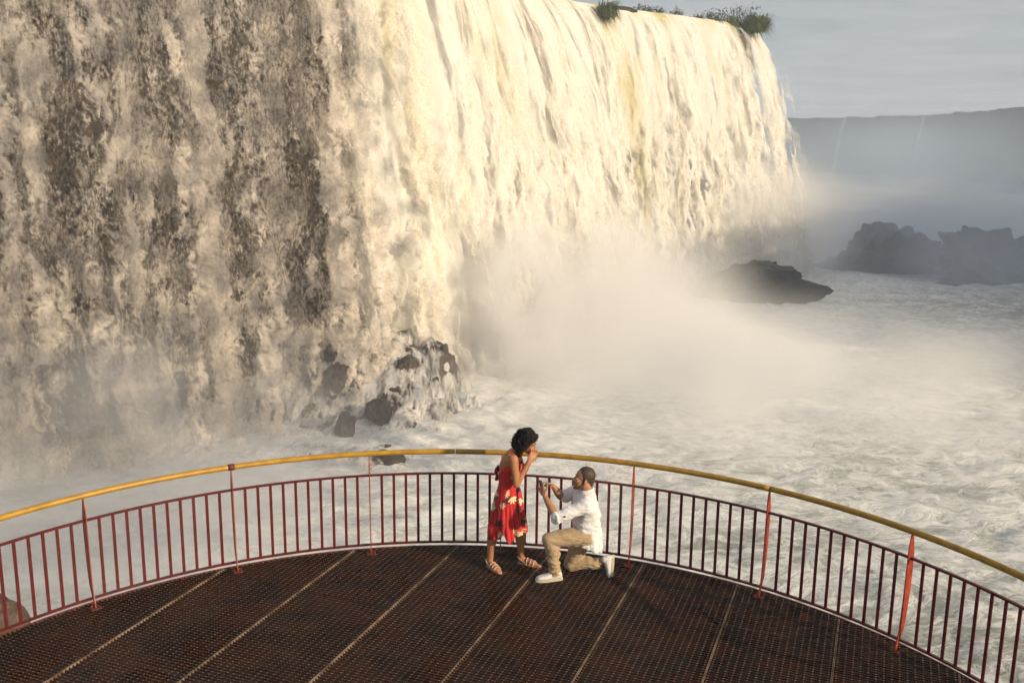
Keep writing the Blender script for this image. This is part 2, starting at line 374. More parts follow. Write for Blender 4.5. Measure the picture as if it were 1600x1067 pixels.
def W_main(S):
    w = np.interp(S, [S_VEIL-1, S_VEIL+6, S_B-4, S_B+0.6, S_B+3.0, S_B+6, S_C-3, S_C, S_C+3], [2.5, 4.6, 8.2, 8.6, 6.0, 6.2, 7.0, 7.4, 6.6])
    return w+1.3*colprof(S, 3.3, 2.6)
def main_cover(S, Sx, t, d, k1, k2, k3):
    n = fbm(Sx/1.2, d/3.0, 43+0*S, 7, 0.6)
    e = sstep(S_C+0.7, S_C-0.6, S+1.0*fbm(S/0.8, d/1.3, 5+0*S, 5))*sstep(S_VEIL-1.2, S_VEIL+1.9, S+2.4*fbm(S/1.1, d/4.5, 9+0*S, 6, 0.6)+0.8*t)
    gap = np.exp(-((S-(S_C-3.4+0.9*t))/0.75)**2)*(1-0.4*t)+0.7*np.exp(-((S-(S_B+1.4))/0.5)**2)*(1-t)
    return (1.0-0.95*gap*sstep(-0.25, 0.25, n+0.1)+0*n)*e
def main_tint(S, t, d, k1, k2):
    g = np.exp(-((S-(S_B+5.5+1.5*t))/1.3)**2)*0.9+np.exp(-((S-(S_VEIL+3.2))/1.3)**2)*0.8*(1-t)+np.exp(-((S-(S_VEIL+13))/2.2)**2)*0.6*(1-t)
    g = g*(0.5+1.2*fbm(S/0.9, d/4.5, 71+0*S, 4))+0.28*np.clip(-k1*1.6, 0, 1)+0.16*sstep(0.0, 0.3, fbm(S/1.2, d/9.0, 73+0*S, 5))  # hollows also tinted dark yellow, soft shading put into the colour
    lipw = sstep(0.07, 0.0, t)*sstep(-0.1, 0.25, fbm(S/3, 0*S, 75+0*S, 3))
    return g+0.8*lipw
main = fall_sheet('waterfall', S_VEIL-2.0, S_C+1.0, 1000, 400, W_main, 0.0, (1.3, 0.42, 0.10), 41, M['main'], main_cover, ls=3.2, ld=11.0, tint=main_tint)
tag(main, 'heavy creamy white main waterfall pouring over the lip in the sunlight', 'waterfall', kind='structure')
def main_spray(S, Sx, t, d, k1, k2, k3):
    n = fbm(Sx/1.2, d/5.0, 83+0*S, 8, 0.6)
    c = 0.85*sstep(-0.16, 0.34, n+0.22*k2+0.20*t-0.08+0.5*colprof(S, 9.4, 2.2))
    return c*sstep(S_C+0.5, S_C-0.8, S+0.8*n)*sstep(S_VEIL+0.2, S_VEIL+2.2, S+1.2*n)
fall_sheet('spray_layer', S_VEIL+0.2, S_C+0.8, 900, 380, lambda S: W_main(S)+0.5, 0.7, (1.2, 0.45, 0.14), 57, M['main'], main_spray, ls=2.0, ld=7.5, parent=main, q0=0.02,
           tint=lambda S, t, d, k1, k2: 0.3*np.clip(-k1*1.6, 0, 1))  # shading of the spray's hollows put into the tint

# ------------------------------------------------------------------ river
def river_base(s_off=0):
    s = np.linspace(S_VEIL, S_C, 60); return lip_at(s)+lip_n(s)*(W_main(s)+0.5)[:, None]
def build_river():
    x = np.linspace(-48, 82, 470); y = np.linspace(8, 142, 480)
    X, Y = np.meshgrid(x, y, indexing='ij')
    sw = fbm(X/7, Y/6, 2+0*X, 3); ch = fbm(X/2.2+1.5*sw, Y/1.8, 6+0*X, 5, 0.58, True)
    B = river_base(); dmin = np.full(X.shape, 1e9)
    for b in B: dmin = np.minimum(dmin, np.hypot(X-b[0], Y-b[1]))
    near = np.exp(-(dmin/6.0)**2)
    lump = fbm(X/3.2, Y/3.2, 12+0*X, 6, 0.55)
    Z = ZW+0.22*sw+0.30*ch+near*(0.6+1.3*lump)
    foam = 0.10+0.45*near+0.55*np.clip(ch+0.1, -0.4, 0.6)
    foam += 0.75*np.exp(-(dmin/24.0)**2)-0.34*sstep(45, 85, Y)*sstep(12, 34, X)  # the minus term thins foam at right to paint in canyon shade
    P = np.stack([X, Y, Z], -1)
    o = link('river', grid_mesh('river', P, None, {'foam': foam}), M['river']); tag(o, kind='structure')
    # the river beyond, out to the far cliffs
    x = np.linspace(-660, 860, 60); y = np.linspace(-260, 820, 60); X, Y = np.meshgrid(x, y, indexing='ij')
    P = np.stack([X, Y, 0*X+ZW-0.9], -1)
    o = link('river', grid_mesh('river', P, None, {'foam': 0*X-0.1}), M['river']); tag(o, kind='structure')
build_river()

# ------------------------------------------------------------------ unseen hill and leaf screen added at right to shade falls and rocks
def build_blocker_hill():
    u2 = np.array([SUN_H.x, SUN_H.y]); v2 = np.array([-SUN_H.y, SUN_H.x])
    p = np.linspace(6, 135, 420); q = np.linspace(-1, 1, 26)
    Pp, Qq = np.meshgrid(p, q, indexing='ij')
    top = np.interp(Pp, [6, 10.0, 12.2, 32, 36.5, 58, 74], [-8, -4, BLOCKER_LOW, BLOCKER_LOW, BLOCKER_LOW, BLOCKER_LOW+2, 17])
    crown = 2.2*fbm(Pp/4, Qq*3, 3+0*Pp, 5, 0.6, True)
    w = np.clip(1-np.abs(Qq)**1.5, 0, 1)**0.5
    Z = -10+(top+10+crown*sstep(-4, 10, top))*w; Qc = 36+Qq*9+1.2*fbm(Pp/3, Z/3, 9+0*Pp, 4)
    P = np.stack([u2[0]*Qc+v2[0]*Pp, u2[1]*Qc+v2[1]*Pp, Z], -1)
    o = link('sun_blocker_hill', grid_mesh('sun_blocker_hill', P), M['far']); tag(o, kind='structure')  # added out of view to keep sun off the far-right rocks
BLOCKER_LOW = 3.5
build_blocker_hill()
def build_leaf_screen():
    u3 = Vector((SUN_H.x, SUN_H.y, 0)); v3 = Vector((-SUN_H.y, SUN_H.x, 0)); rs = random.Random(3); m = MB()
    def leaf(p, q, z, L):
        c = np.array(u3*q+v3*p)+np.array([0, 0, z]); a, e = rs.uniform(0, 6.283), rs.uniform(-0.9, 0.9)
        d = np.array([math.cos(a)*math.cos(e), math.sin(a)*math.cos(e), math.sin(e)])*L; sd_ = unit0(np.cross(d, [rs.gauss(0, 1), rs.gauss(0, 1), rs.gauss(0, 1)]))*L*0.6
        m.add([c-d, c+sd_, c+d, c-sd_], [(0, 1, 2, 3)])
    for _ in range(6900):                                    # loose leaf screen that half-shades the left veil
        p = rs.uniform(11.5, 36.5); z = rs.uniform(12, 43)
        if rs.random() > min(1, (36.8-p)/7.0)*min(1, (p-11)/1.5): continue
        leaf(p, rs.uniform(32, 40), z, rs.uniform(0.28, 0.5))
    for _ in range(3600):                                    # leaves that soften the hill's shadow edge
        p = rs.uniform(56, 130); leaf(p, rs.uniform(33, 39), float(np.interp(p, [58, 74], [5, 16.5]))+abs(rs.gauss(0, 1.6)), rs.uniform(0.3, 0.6))
    o = m.build('sun_screen_leaves', M['far']); tag(o, kind='stuff')  # added leaf screen, loose enough to pass part of the sun
def unit0(v): return v/(np.linalg.norm(v)+1e-9)
build_leaf_screen()

# ------------------------------------------------------------------ boulders
def rock_mesh(name, seed, sub=4, rough=0.35, jag=0.0):
    bm = bmesh.new(); bmesh.ops.create_icosphere(bm, subdivisions=sub, radius=1.0)
    V = np.array([v.co[:] for v in bm.verts])
    rs = np.random.RandomState(seed); K = rs.normal(size=(15, 3)); K /= np.linalg.norm(K, axis=1)[:, None]
    for k in K:                                                       # chipped facets
        dd = V@k; c = rs.uniform(0.48, 0.80); V = V-np.clip(dd-c, 0, None)[:, None]*k*0.9
    f = fbm(V[:, 0]*1.6+seed, V[:, 1]*1.6, V[:, 2]*1.6, 5, 0.55)
    V *= (1+(rough if jag else 0.22)*f)[:, None]
    if jag:                                                           # ledges and broken blocks
        g = fbm(V[:, 0]*2.2+seed, V[:, 1]*2.2, V[:, 2]*2.6, 3, 0.5, True); V *= (1+jag*g)[:, None]; V *= (1+0.10*fbm(V[:, 0]*9, V[:, 1]*9, V[:, 2]*9+seed, 3))[:, None]
        st = np.round(V[:, 2]*7+1.5*fbm(V[:, 0]*2, V[:, 1]*2, V[:, 2]*2+seed, 3))/7; V[:, 2] = 0.8*V[:, 2]+0.2*st
    else:
        g = np.abs(fbm(V[:, 0]*2.4+seed, V[:, 1]*2.4, V[:, 2]*2.4, 4, 0.55)); V *= (1-0.28*np.exp(-(g/0.05)**2))[:, None]   # cracks
    for v, c in zip(bm.verts, V): v.co = c
    me = bpy.data.meshes.new(name); bm.to_mesh(me); bm.free()
    me.polygons.foreach_set('use_smooth', np.ones(len(me.polygons), bool)); return me
def boulder(loc, size, seed, label, mat='rock', rz=0.0, group=None, sub=4):
    o = link('boulder', rock_mesh('boulder', seed, sub, jag=0.26 if sub > 4 else 0.0), M[mat]); o.location = loc; o.scale = size; o.rotation_euler = (0.1*math.sin(seed), 0.1*math.cos(seed*2), rz)
    return tag(o, label, 'rock', group)
def cascade():
    """rocky slope under the left end of the main fall with broken water running down it"""
    x = np.linspace(-19, -1.0, 300); y = np.linspace(35.0, 47.0, 240); X, Y = np.meshgrid(x, y, indexing='ij')
    win = sstep(-19, -14, X)*sstep(-0.9, -5.2, X+2.4*fbm(X/1.7, Y/1.7, 15+0*X, 4))
    sl = sstep(38.2, 46.0, Y+0.18*(X+8)+0.9*fbm(X/2.5, Y/2.5, 2+0*X, 3))
    n1 = fbm(X/1.9, Y/1.9, 7+0*X, 5, 0.55, True); blk = np.abs(fbm(X/1.1, Y/1.1, 3+0*X, 3))
    H = ZW-0.9+win*(0.7+3.4*sl+1.0*n1*sl+0.6*blk)
    led = np.round(H*1.6+1.2*fbm(X/1.4, Y/1.4, 33+0*X, 3))/1.6; H = 0.45*H+0.55*led                     # ledges
    o = link('rock_slope', grid_mesh('rock_slope', np.stack([X, Y, H], -1)), M['rock']); tag(o, kind='structure')
    steps = 0.25*np.sin(Y*2.6+2*fbm(X/2, Y/2, 5+0*X, 3))
    for i, (dz, lo, hi, sd_) in enumerate(((0.22, -0.18, 0.24, 1), (0.40, -0.02, 0.34, 8))):
        Z = ZW-0.9+win*(0.7+3.4*sl+0.12*steps)+dz+0.22*fbm(X/0.6, Y/1.6, 11+sd_+0*X, 5, 0.6, True)+0.10*fbm(X/0.22, Y/0.3, 13+sd_+0*X, 3, 0.6, True)
        n = fbm(X/0.75+0.6*fbm(X/2, Y/2, 4+0*X, 2), Y/2.2, 21+sd_+0*X, 7, 0.65); ln = 1-np.abs(fbm(X/0.3, Y/0.75, 24+sd_+0*X, 5, 0.65))*4.5
        cv = sstep(lo, hi, n+0.16*ln-0.25*(n1-0.05))*0.97*sstep(0.06, 0.35, win*1.0+0.3*n)
        cv *= sstep(35.0, 36.6, Y+1.2*n)
        fnv = np.stack([0*X+0.25, 0*X-0.6, 0*X+0.75], -1)
        w_ = link('waterfall', grid_mesh('waterfall', np.stack([X, Y, Z], -1), np.stack([X, Y*1.3], -1), {'cover': np.clip(cv, 0, 1), 'tint': 0.35*np.clip(-n*2, 0, 1), 'flow_normal': fnv}), M['cascade'])
        if i == 0: first = tag(w_, 'broken white cascade running down the boulders at the foot of the veil', 'waterfall', kind='structure')
        else: w_.parent = first; w_.name = 'spray_layer'
cascade()
boulder((-7.65, 41.4, -6.35), (0.92, 0.80, 1.15), 3, 'tallest brown boulder with olive moss in the cascade at the foot of the falls', 'rock_moss', 0.4)
boulder((-4.85, 43.0, -6.05), (1.15, 0.85, 1.15), 9, 'broad dark rock with water streaming down its right side, right of the mossy boulder', 'rock', 0.2)
boulder((-6.95, 39.0, -7.6), (0.75, 0.65, 0.9), 12, 'brown boulder just above the handrail below the mossy boulder', 'rock')
boulder((-5.6, 39.9, -6.95), (0.80, 0.55, 0.75), 17, 'dark brown boulder right of the lowest boulder above the handrail', 'rock')
boulder((-8.6, 44.2, -4.95), (0.45, 0.45, 0.45), 21, 'small dark rock topmost in the cascade above the mossy boulder', 'rock')
boulder((-8.2, 43.2, -5.2), (0.42, 0.42, 0.55), 23, 'small rock between the topmost rock and the mossy boulder', 'rock')
boulder((-9.5, 43.0, -5.5), (0.55, 0.5, 1.0), 27, 'upright rock behind thin spray left of the mossy boulder', 'rock')
boulder((-10.4, 40.2, -7.15), (0.8, 0.7, 0.9), 31, 'rock half hidden by spray at the left of the cascade', 'rock')
boulder((-4.75, 36.6, -8.25), (1.1, 0.9, 0.95), 37, 'wet rock seen through the railing bars below the cascade', 'rock')
boulder((-11.9, 20.0, -6.9), (1.25, 1.15, 1.25), 44, 'mossy grey rock behind the railing at the left frame edge', 'rock_moss', 0.6)
boulder((18.9, 77.0, -6.9), (6.1, 3.2, 2.9), 52, 'long dark rock island standing clear of the mist right of the falls', 'rock_shaded', 0.05, sub=5)
boulder((38.0, 99, -9.8), (11.5, 6.0, 6.4), 61, 'large rock hill in the mist behind the long rock island', 'rock_shaded', 0.1, sub=6)
boulder((48.0, 95, -9.9), (12.0, 7.0, 6.2), 63, 'low misty rock mass right of the large rock hill', 'rock_shaded', 0.5, sub=6)
boulder((61, 99, -9.0), (11.0, 7.0, 6.4), 67, 'misty rock mass at the right frame edge', 'rock_shaded', 0.2, sub=6)

# ------------------------------------------------------------------ plants on the lip
M['leaf'] = simple('green_leaves', (0.055, 0.095, 0.022), 0.6, 0.3, 3, col2=(0.10, 0.11, 0.03))
M['grass'] = simple('olive_grass', (0.11, 0.12, 0.028), 0.6, 0.3, 3, col2=(0.06, 0.085, 0.02))
M['stem'] = simple('brown_stems', (0.07, 0.05, 0.03), 0.8, 0.2, 6)
def grass_tuft(loc, rad, hgt, n, seed, label, lean=(0.4, -0.4)):
    rs = random.Random(seed); m = MB()
    for _ in range(n):
        a, r = rs.uniform(0, 6.283), rad*math.sqrt(rs.random()); b = V_(r*math.cos(a), r*math.sin(a), rs.uniform(-0.5, 0.25)*hgt*0.6)
        d = V_(math.cos(a)*0.6+lean[0], math.sin(a)*0.6+lean[1], 0)*rs.uniform(0.4, 1.1); h = hgt*rs.uniform(0.5, 1.0); w = rs.uniform(0.025, 0.05); side = V_(-math.sin(a), math.cos(a), 0)*w
        hang = rs.random() < 0.45; p1, p2 = b+d*0.25*h+V_(0, 0, h*(0.2 if hang else 0.55)), b+d*0.75*h+V_(0, 0, h*(-0.75*rs.random() if hang else 0.55-0.35*rs.random()))
        m.add([b-side, b+side, p1+side*0.8, p1-side*0.8, p2], [(0, 1, 2, 3), (3, 2, 4)])
    root = empty('grass_tuft', loc); tag(root, label, 'grass'); o = m.build('blades', M['grass'], root); o['kind'] = 'stuff'
    c = link('root_clump', rock_mesh('root_clump', seed, 2), M['stem'], root); c.scale = (rad*0.55, rad*0.55, rad*0.35); c.location = (-0.2*rad, 0.3*rad, -rad*0.3)
def V_(*a): return np.array(a, float)
def shrub(loc, rad, hgt, seed, label, n=260):
    rs = random.Random(seed); root = empty('shrub', loc); tag(root, label, 'shrub', 'shrubs on the lip of the falls')
    m = MB(); tips = []
    for _ in range(7):
        a = rs.uniform(0, 6.283); t = V_(math.cos(a)*rad*rs.uniform(0.2, 0.9), math.sin(a)*rad*rs.uniform(0.2, 0.9), hgt*rs.uniform(0.45, 0.9)); tips.append(t)
        m.tube([(0, 0, -0.3), t*0.5+V_(0, 0, 0.1*hgt), t], [0.05, 0.035, 0.015], 5)
    m.build('stems', M['stem'], root)
    m = MB()
    for _ in range(n):
        t = rs.choice(tips); g = V_(rs.gauss(0, 1), rs.gauss(0, 1), rs.gauss(0, 0.8))*rad*0.30; c = t+g; a, e = rs.uniform(0, 6.283), rs.uniform(-0.6, 0.9); L = rs.uniform(0.10, 0.2)*hgt**0.3
        d = V_(math.cos(a)*math.cos(e), math.sin(a)*math.cos(e), math.sin(e))*L; sd_ = V_(-math.sin(a), math.cos(a), rs.uniform(-0.4, 0.4))*L*0.32
        m.add([c-d, c+sd_, c+d, c-sd_], [(0, 1, 2, 3)])
    m.build('leaves', M['leaf'], root)['kind'] = 'stuff'
grass_tuft((7.1, 79.6, ZP-0.5), 0.75, 1.5, 420, 3, 'olive tuft of grass hanging over the lip left of the dark lip rock')
grass_tuft((21.4, 91.6, ZP-0.1), 1.25, 1.7, 700, 5, 'large grassy clump hanging over the right end of the lip', (0.6, -0.5))
shrub((21.0, 94.2, ZP+0.1), 1.6, 1.5, 8, 'tall green shrub above the hanging grass at the right end of the lip', 420)
for i, (x, y, r, h) in enumerate(((10.6, 87.3, 0.55, 0.9), (11.5, 88.0, 0.55, 1.0), (12.4, 88.4, 0.55, 0.95), (13.9, 89.2, 0.6, 1.05))):
    shrub((x, y, ZP+0.1), r, h, 20+i, ['leftmost small shrub on the skyline of the falls', 'second small shrub from the left on the skyline', 'third small shrub from the left on the skyline', 'rounder shrub just right of the three small skyline shrubs'][i], 150)
for i, (x, y, r, h) in enumerate(((17.0, 91.2, 1.0, 0.9), (18.6, 92.3, 1.1, 1.0), (19.7, 93.0, 0.8, 0.8))):
    shrub((x, y, ZP+0.1), r, h, 40+i, ['left of three low bushes behind the lip toward its right end', 'middle of three low bushes behind the lip toward its right end', 'right of three low bushes, next to the tall shrub'][i], 220)
for i, (x, y, r, h, lab) in enumerate(((15.9, 88.9, 0.5, 0.7, 'small grass tuft on the lip left of the low bushes'), (17.6, 90.1, 0.6, 0.75, 'grass tuft on the lip in front of the low bushes'), (19.3, 91.3, 0.7, 0.9, 'grass tuft on the lip beside the large grassy clump'), (22.3, 92.9, 0.7, 1.2, 'grass tuft hanging at the outermost right corner of the lip'))):
    grass_tuft((x, y, ZP+0.15), r, h, 160, 60+i, lab)
for i, (x, y, z, sx, sy, sz, lab) in enumerate(((8.2, 82.6, ZP+0.1, 2.6, 0.9, 0.35, 'flat dark rock ledge on the lip left of the skyline shrubs'), (15.2, 88.2, ZP+0.0, 0.9, 0.6, 0.4, 'dark wet rock on the lip between the shrubs'),
                               (12.6, 86.6, ZP+0.05, 1.3, 0.6, 0.35, 'low dark rock on the lip under the small skyline shrubs'), (20.2, 92.0, ZP-0.2, 0.8, 0.6, 0.8, 'dark rock beside the hanging grass at the right end of the lip'))):
    boulder((x, y, z), (sx, sy, sz), 70+i, lab, 'rock_shaded', 0.7, sub=3)

# ------------------------------------------------------------------ far canyon wall
def build_far():
    line = chaikin(np.array([(70, 640), (120, 540), (160, 470), (175, 400), (175, 330), (190, 260), (240, 200)], float), 3)
    a2 = np.concatenate([[0], np.cumsum(np.linalg.norm(np.diff(line, axis=0), axis=1))]); s = np.linspace(0, a2[-1], 420)
    zq = np.linspace(0, 1, 30)
    S, Q = np.meshgrid(s, np.concatenate([[-1.0, -0.3], zq]), indexing='ij')
    X = np.interp(S, a2, line[:, 0]); Y = np.interp(S, a2, line[:, 1])
    t = np.clip(Q, 0, 1)
    trees = 2.6*fbm(S/11, 0*S, 4+0*S, 6, 0.65)+np.interp(S, [0, a2[-1]*0.55, a2[-1]*0.75, a2[-1]], [0, 0, 2, 5])
    o = np.where(Q < 0, Q*120, 3.0*fbm(S/18, t*3, 1+0*S, 4)+6*t)
    P = np.stack([X-0.8*o, Y-0.6*o, 16.5+trees*(1-t)-t*25.5], -1)
    f = link('far_cliff', grid_mesh('far_cliff', P), M['far']); tag(f, kind='structure')
    for i, (sp, w, lab) in enumerate(((0.28, 9, 'broad faint waterfall on the hazy far cliff nearest the main fall'),
                                 (0.40, 3.0, 'thin faint waterfall in the middle of the hazy far cliff'),
                                 (0.52, 1.8, 'thinnest faint waterfall on the hazy far cliff, farthest right'))):
        sc = a2[-1]*sp; ss = np.linspace(sc-w, sc+w, 24); S, Q = np.meshgrid(ss, np.linspace(0, 1, 30), indexing='ij')
        X = np.interp(S, a2, line[:, 0]); Y = np.interp(S, a2, line[:, 1]); oo = 3.0+7.0*np.sqrt(Q)+0.8*fbm(S/2, Q*3, i+0*S, 4)
        de = 0.25-0.5*((S-sc)/w)**2
        w_ = link('waterfall', grid_mesh('waterfall', np.stack([X-0.8*oo, Y-0.6*oo, 16.3-Q*25], -1), np.stack([S, Q*25], -1), {'cover': np.clip(de*1.6, 0, 0.4), 'tint': 0*S, 'flow_normal': np.stack([0*S-0.8, 0*S-0.6, 0*S], -1)}), M['main'])
        tag(w_, lab, 'waterfall', kind='structure')
build_far()
# ------------------------------------------------------------------ viewing platform
PC = np.array([-0.5012, 5.1086]); PR = 4.96; RR = 4.902
dA = np.array([-0.35837, -0.93358]); dB = np.array([0.93358, -0.35837])
plat = empty('viewing_platform', (PC[0], PC[1], 0))
tag(plat, 'round viewing platform of dark rusty steel grating above the river', 'platform')
def PL(x, y, z): return (x-PC[0], y-PC[1], z)               # world to platform space
ca, cb = PC@dA, PC@dB
def chord(b):                                               # extent along dA at offset b
    h = PR*PR-(b-cb)**2
    return None if h <= 0.0004 else (ca-math.sqrt(h), ca+math.sqrt(h))
def chord_b(a):
    h = PR*PR-(a-ca)**2
    return None if h <= 0.0004 else (cb-math.sqrt(h), cb+math.sqrt(h))
def at_ab(a, b, z): p = a*dA+b*dB; return np.array([p[0]-PC[0], p[1]-PC[1], z])
A3 = np.array([*dA, 0]); B3 = np.array([*dB, 0]); Z3 = np.array([0, 0, 1.0])
BP = 0.04                                                   # bar pitch
def grating_panel(a0, a1, b0, b1, rs):
    g = MB(); e = MB(); G = 0.006                           # bars and rods / pale edge bands
    n0 = math.ceil((a0+0.02)/BP); n1 = math.floor((a1-0.02)/BP)
    dz = rs.uniform(-0.003, 0.0015)
    for k in range(n0, n1+1):
        a = k*BP; c = chord_b(a)
        if not c: continue
        l, r = max(b0+G, c[0]+0.01), min(b1-G, c[1]-0.01)
        if r-l < 0.03: continue
        g.box(at_ab(a, (l+r)/2, -0.0165+dz), A3*0.0034, B3*(r-l)/2, Z3*0.0165)
    rods = [b0+0.031+0.0625*i for i in range(16)]
    for b in rods:
        c = chord(b)
        if not c: continue
        l, r = max(a0+G, c[0]+0.01), min(a1-G, c[1]-0.01)
        if r-l < 0.03: continue
        g.box(at_ab((l+r)/2, b, -0.0145+dz), A3*(r-l)/2, B3*0.003, Z3*0.004)
        for k in range(math.ceil(l/BP), math.floor(r/BP)+1):
            p = at_ab(k*BP, b, 0)
            if p[1]+PC[1] < 6.2: continue
            q = rs.uniform(0.0045, 0.0068); h = rs.uniform(0.001, 0.0024)
            V = [p+A3*i*q+B3*j*q*1.3+Z3*(dz-0.002) for i, j in ((-1, -1), (1, -1), (1, 1), (-1, 1))]+[p+A3*i*q*0.6+B3*j*q*0.8+Z3*(dz+h) for i, j in ((-1, -1), (1, -1), (1, 1), (-1, 1))]
            e.add(V, [(0,1,5,4),(1,2,6,5),(2,3,7,6),(3,0,4,7),(4,5,6,7)])
    if not g.f: return
    o = g.build('grating_panel', M['rust'], plat)
    if e.f: e.build('rod_welds', M['weld'], o)['kind'] = 'stuff'
    for b, sgn in ((b0, 1), (b1, -1)):                      # edge bands along the seams
        c0 = chord(b)
        if not c0: continue
        l, r = max(a0+0.003, c0[0]+0.02), min(a1-0.003, c0[1]-0.02)
        if r-l > 0.05:
            m = MB(); m.box(at_ab((l+r)/2, b+sgn*0.0055, -0.016+dz), A3*(r-l)/2, B3*0.0022, Z3*0.017); m.build('edge_band', M['edge'], o)
    for a, sgn in ((a0, 1), (a1, -1)):
        c0 = chord_b(a)
        if not c0: continue
        l, r = max(b0+0.01, c0[0]+0.02), min(b1-0.01, c0[1]-0.02)
        if r-l > 0.05:
            m = MB(); m.box(at_ab(a+sgn*0.004, (l+r)/2, -0.016+dz), A3*0.0022, B3*(r-l)/2, Z3*0.016); m.build('end_band', M['rust'], o)
rs_ = random.Random(4)
phase = {-6: -5.9, -5: -7.6, -4: -8.02, -3: -8.35, -2: -8.47, -1: -8.5, 0: -8.6}
for k in range(-8, 6):
    b0 = -0.13+k*1.0-0.0; b1 = b0+1.0
    cands = [chord(b) for b in np.linspace(b0+0.02, b1-0.02, 9)]; cands = [c for c in cands if c]
    if not cands: continue
    lo, hi = min(c[0] for c in cands), max(c[1] for c in cands)
    j = phase.get(k, -8.4+0.37*k % 1.3); cuts = [j]
    while cuts[-1] < hi: cuts.append(cuts[-1]+3.4)
    while cuts[0] > lo: cuts.insert(0, cuts[0]-3.4)
    for a0, a1 in zip(cuts[:-1], cuts[1:]):
        a0, a1 = max(a0, lo-0.02), min(a1, hi+0.02)
        if a1-a0 > 0.06: grating_panel(a0, a1, b0, b1, rs_)
def ring_band(name, r0, r1, z0, z1, mat, parent, n=160, th0=0.0, th1=2*math.pi):
    closed = abs(th1-th0-2*math.pi) < 1e-6
    th = np.linspace(th0, th1, n, endpoint=not closed); V = []; Fc = []
    for t in th:
        for r, z in ((r0, z0), (r1, z0), (r1, z1), (r0, z1)): V.append((r*math.cos(t), r*math.sin(t), z))
    for i in range(n if closed else n-1):
        j = (i+1) % n
        for k in range(4): Fc.append((i*4+k, j*4+k, j*4+(k+1) % 4, i*4+(k+1) % 4))
    if not closed: Fc += [(3, 2, 1, 0), tuple((n-1)*4+k for k in range(4))]
    return link(name, mesh_from(name, V, Fc), mat, parent)
ring_band('rim_plate', PR-0.004, PR+0.006, -0.10, 0.004, M['beam'], plat)
ring_band('ring_beam', PR-0.16, PR-0.03, -0.34, -0.06, M['beam'], plat)
for k in range(-4, 5):
    m = MB(); b = cb+k*1.1; c = chord(b)
    if c:
        m.box(at_ab((c[0]+c[1])/2, b, -0.20), A3*((c[1]-c[0])/2-0.17), B3*0.05, Z3*0.13); m.build('floor_beam', M['beam'], plat)
for a in (0.7, 2.4, 4.0, 5.6):
    m = MB(); x, y = 3.6*math.cos(a), 3.6*math.sin(a); m.tube([(x, y, -11), (x, y, -4), (x, y, -0.345)], 0.28, 20); m.build('support_column', M['concrete'], plat, True)

# ------------------------------------------------------------------ railing
rail = empty('railing', (PC[0], PC[1], 0))
tag(rail, 'curved red bar railing with ochre tube handrail around the platform', 'railing')
A0, DA = math.pi/2-0.0832, 0.2901
post_a = [A0+(3-i)*DA for i in range(-1, 8)]
def arc_pts(a, b, r, z, n): return [(r*math.cos(t), r*math.sin(t), z) for t in np.linspace(a, b, n)]
HZ, MZ, BZ = 1.10, 0.8566, 0.0694
joint = 1.571+0.02
for i, (a, b) in enumerate(((post_a[0]+0.05, post_a[2]), (post_a[2]-0.0035, joint), (joint-0.0015, post_a[6]), (post_a[6]-0.0015, post_a[-1]-0.05))):
    m = MB(); m.tube(arc_pts(a, b, RR, HZ, 60), 0.0285, 16); m.build('handrail', M['yellow'] if i < 2 else M['yellow_dull'], rail, True)
m = MB(); m.tube(arc_pts(post_a[2]+0.006, post_a[2]-0.006, RR, HZ, 3), 0.0345, 16); m.build('joint_sleeve', M['beam'], rail, True)
for nm, z in (('middle_rail', MZ), ('bottom_rail', BZ)):
    ring_band(nm, RR-0.013, RR+0.013, z-0.010, z+0.010, M['rail_red'], rail, 120, post_a[-1]-0.05, post_a[0]+0.05)
def blade():
    prof = [(0.006, -0.085, 0.016), (0.06, -0.08, 0.017), (0.12, -0.055, 0.022), (0.2, -0.030, 0.034), (0.35, -0.014, 0.040), (0.55, -0.002, 0.043),
            (0.75, 0.004, 0.045), (0.9, 0.004, 0.042), (0.98, 0.0, 0.032), (1.072, 0.0, 0.014)]
    V = []; Fc = []; t = 0.0045
    for z, rc, h in prof:
        for dr, dt in ((-h, -t), (h, -t), (h, t), (-h, t)): V.append((rc+dr, dt, z))
    for i in range(len(prof)-1):
        for k in range(4): Fc.append((i*4+k, i*4+(k+1) % 4, i*4+4+(k+1) % 4, i*4+4+k))
    Fc += [(3, 2, 1, 0), tuple((len(prof)-1)*4+k for k in range(4))]
    return mesh_from('post', V, Fc)
blade_me = blade(); blade_me.materials.append(M['post_red'])
mb = MB(); mb.box((0, 0, 0.004), (0.042, 0, 0), (0, 0.05, 0), (0, 0, 0.004)); mb.box((0.026, 0, 0.016), (0.004, 0, 0), (0, 0.03, 0), (0, 0, 0.012))
plate_me = mb.mesh('base_plate'); plate_me.materials.append(M['beam'])
mb = MB(); mb.tube([(0, 0, 0.008), (0, 0, 0.022)], 0.009, 6, up=(1, 0, 0)); bolt_me = mb.mesh('bolt'); bolt_me.materials.append(M['beam'])
mb = MB(); mb.box((0, 0, (MZ+BZ)/2), (0.005, 0, 0), (0, 0.014, 0), (0, 0, (MZ-BZ)/2-0.0102)); bal_me = mb.mesh('baluster'); bal_me.materials.append(M['rail_red'])
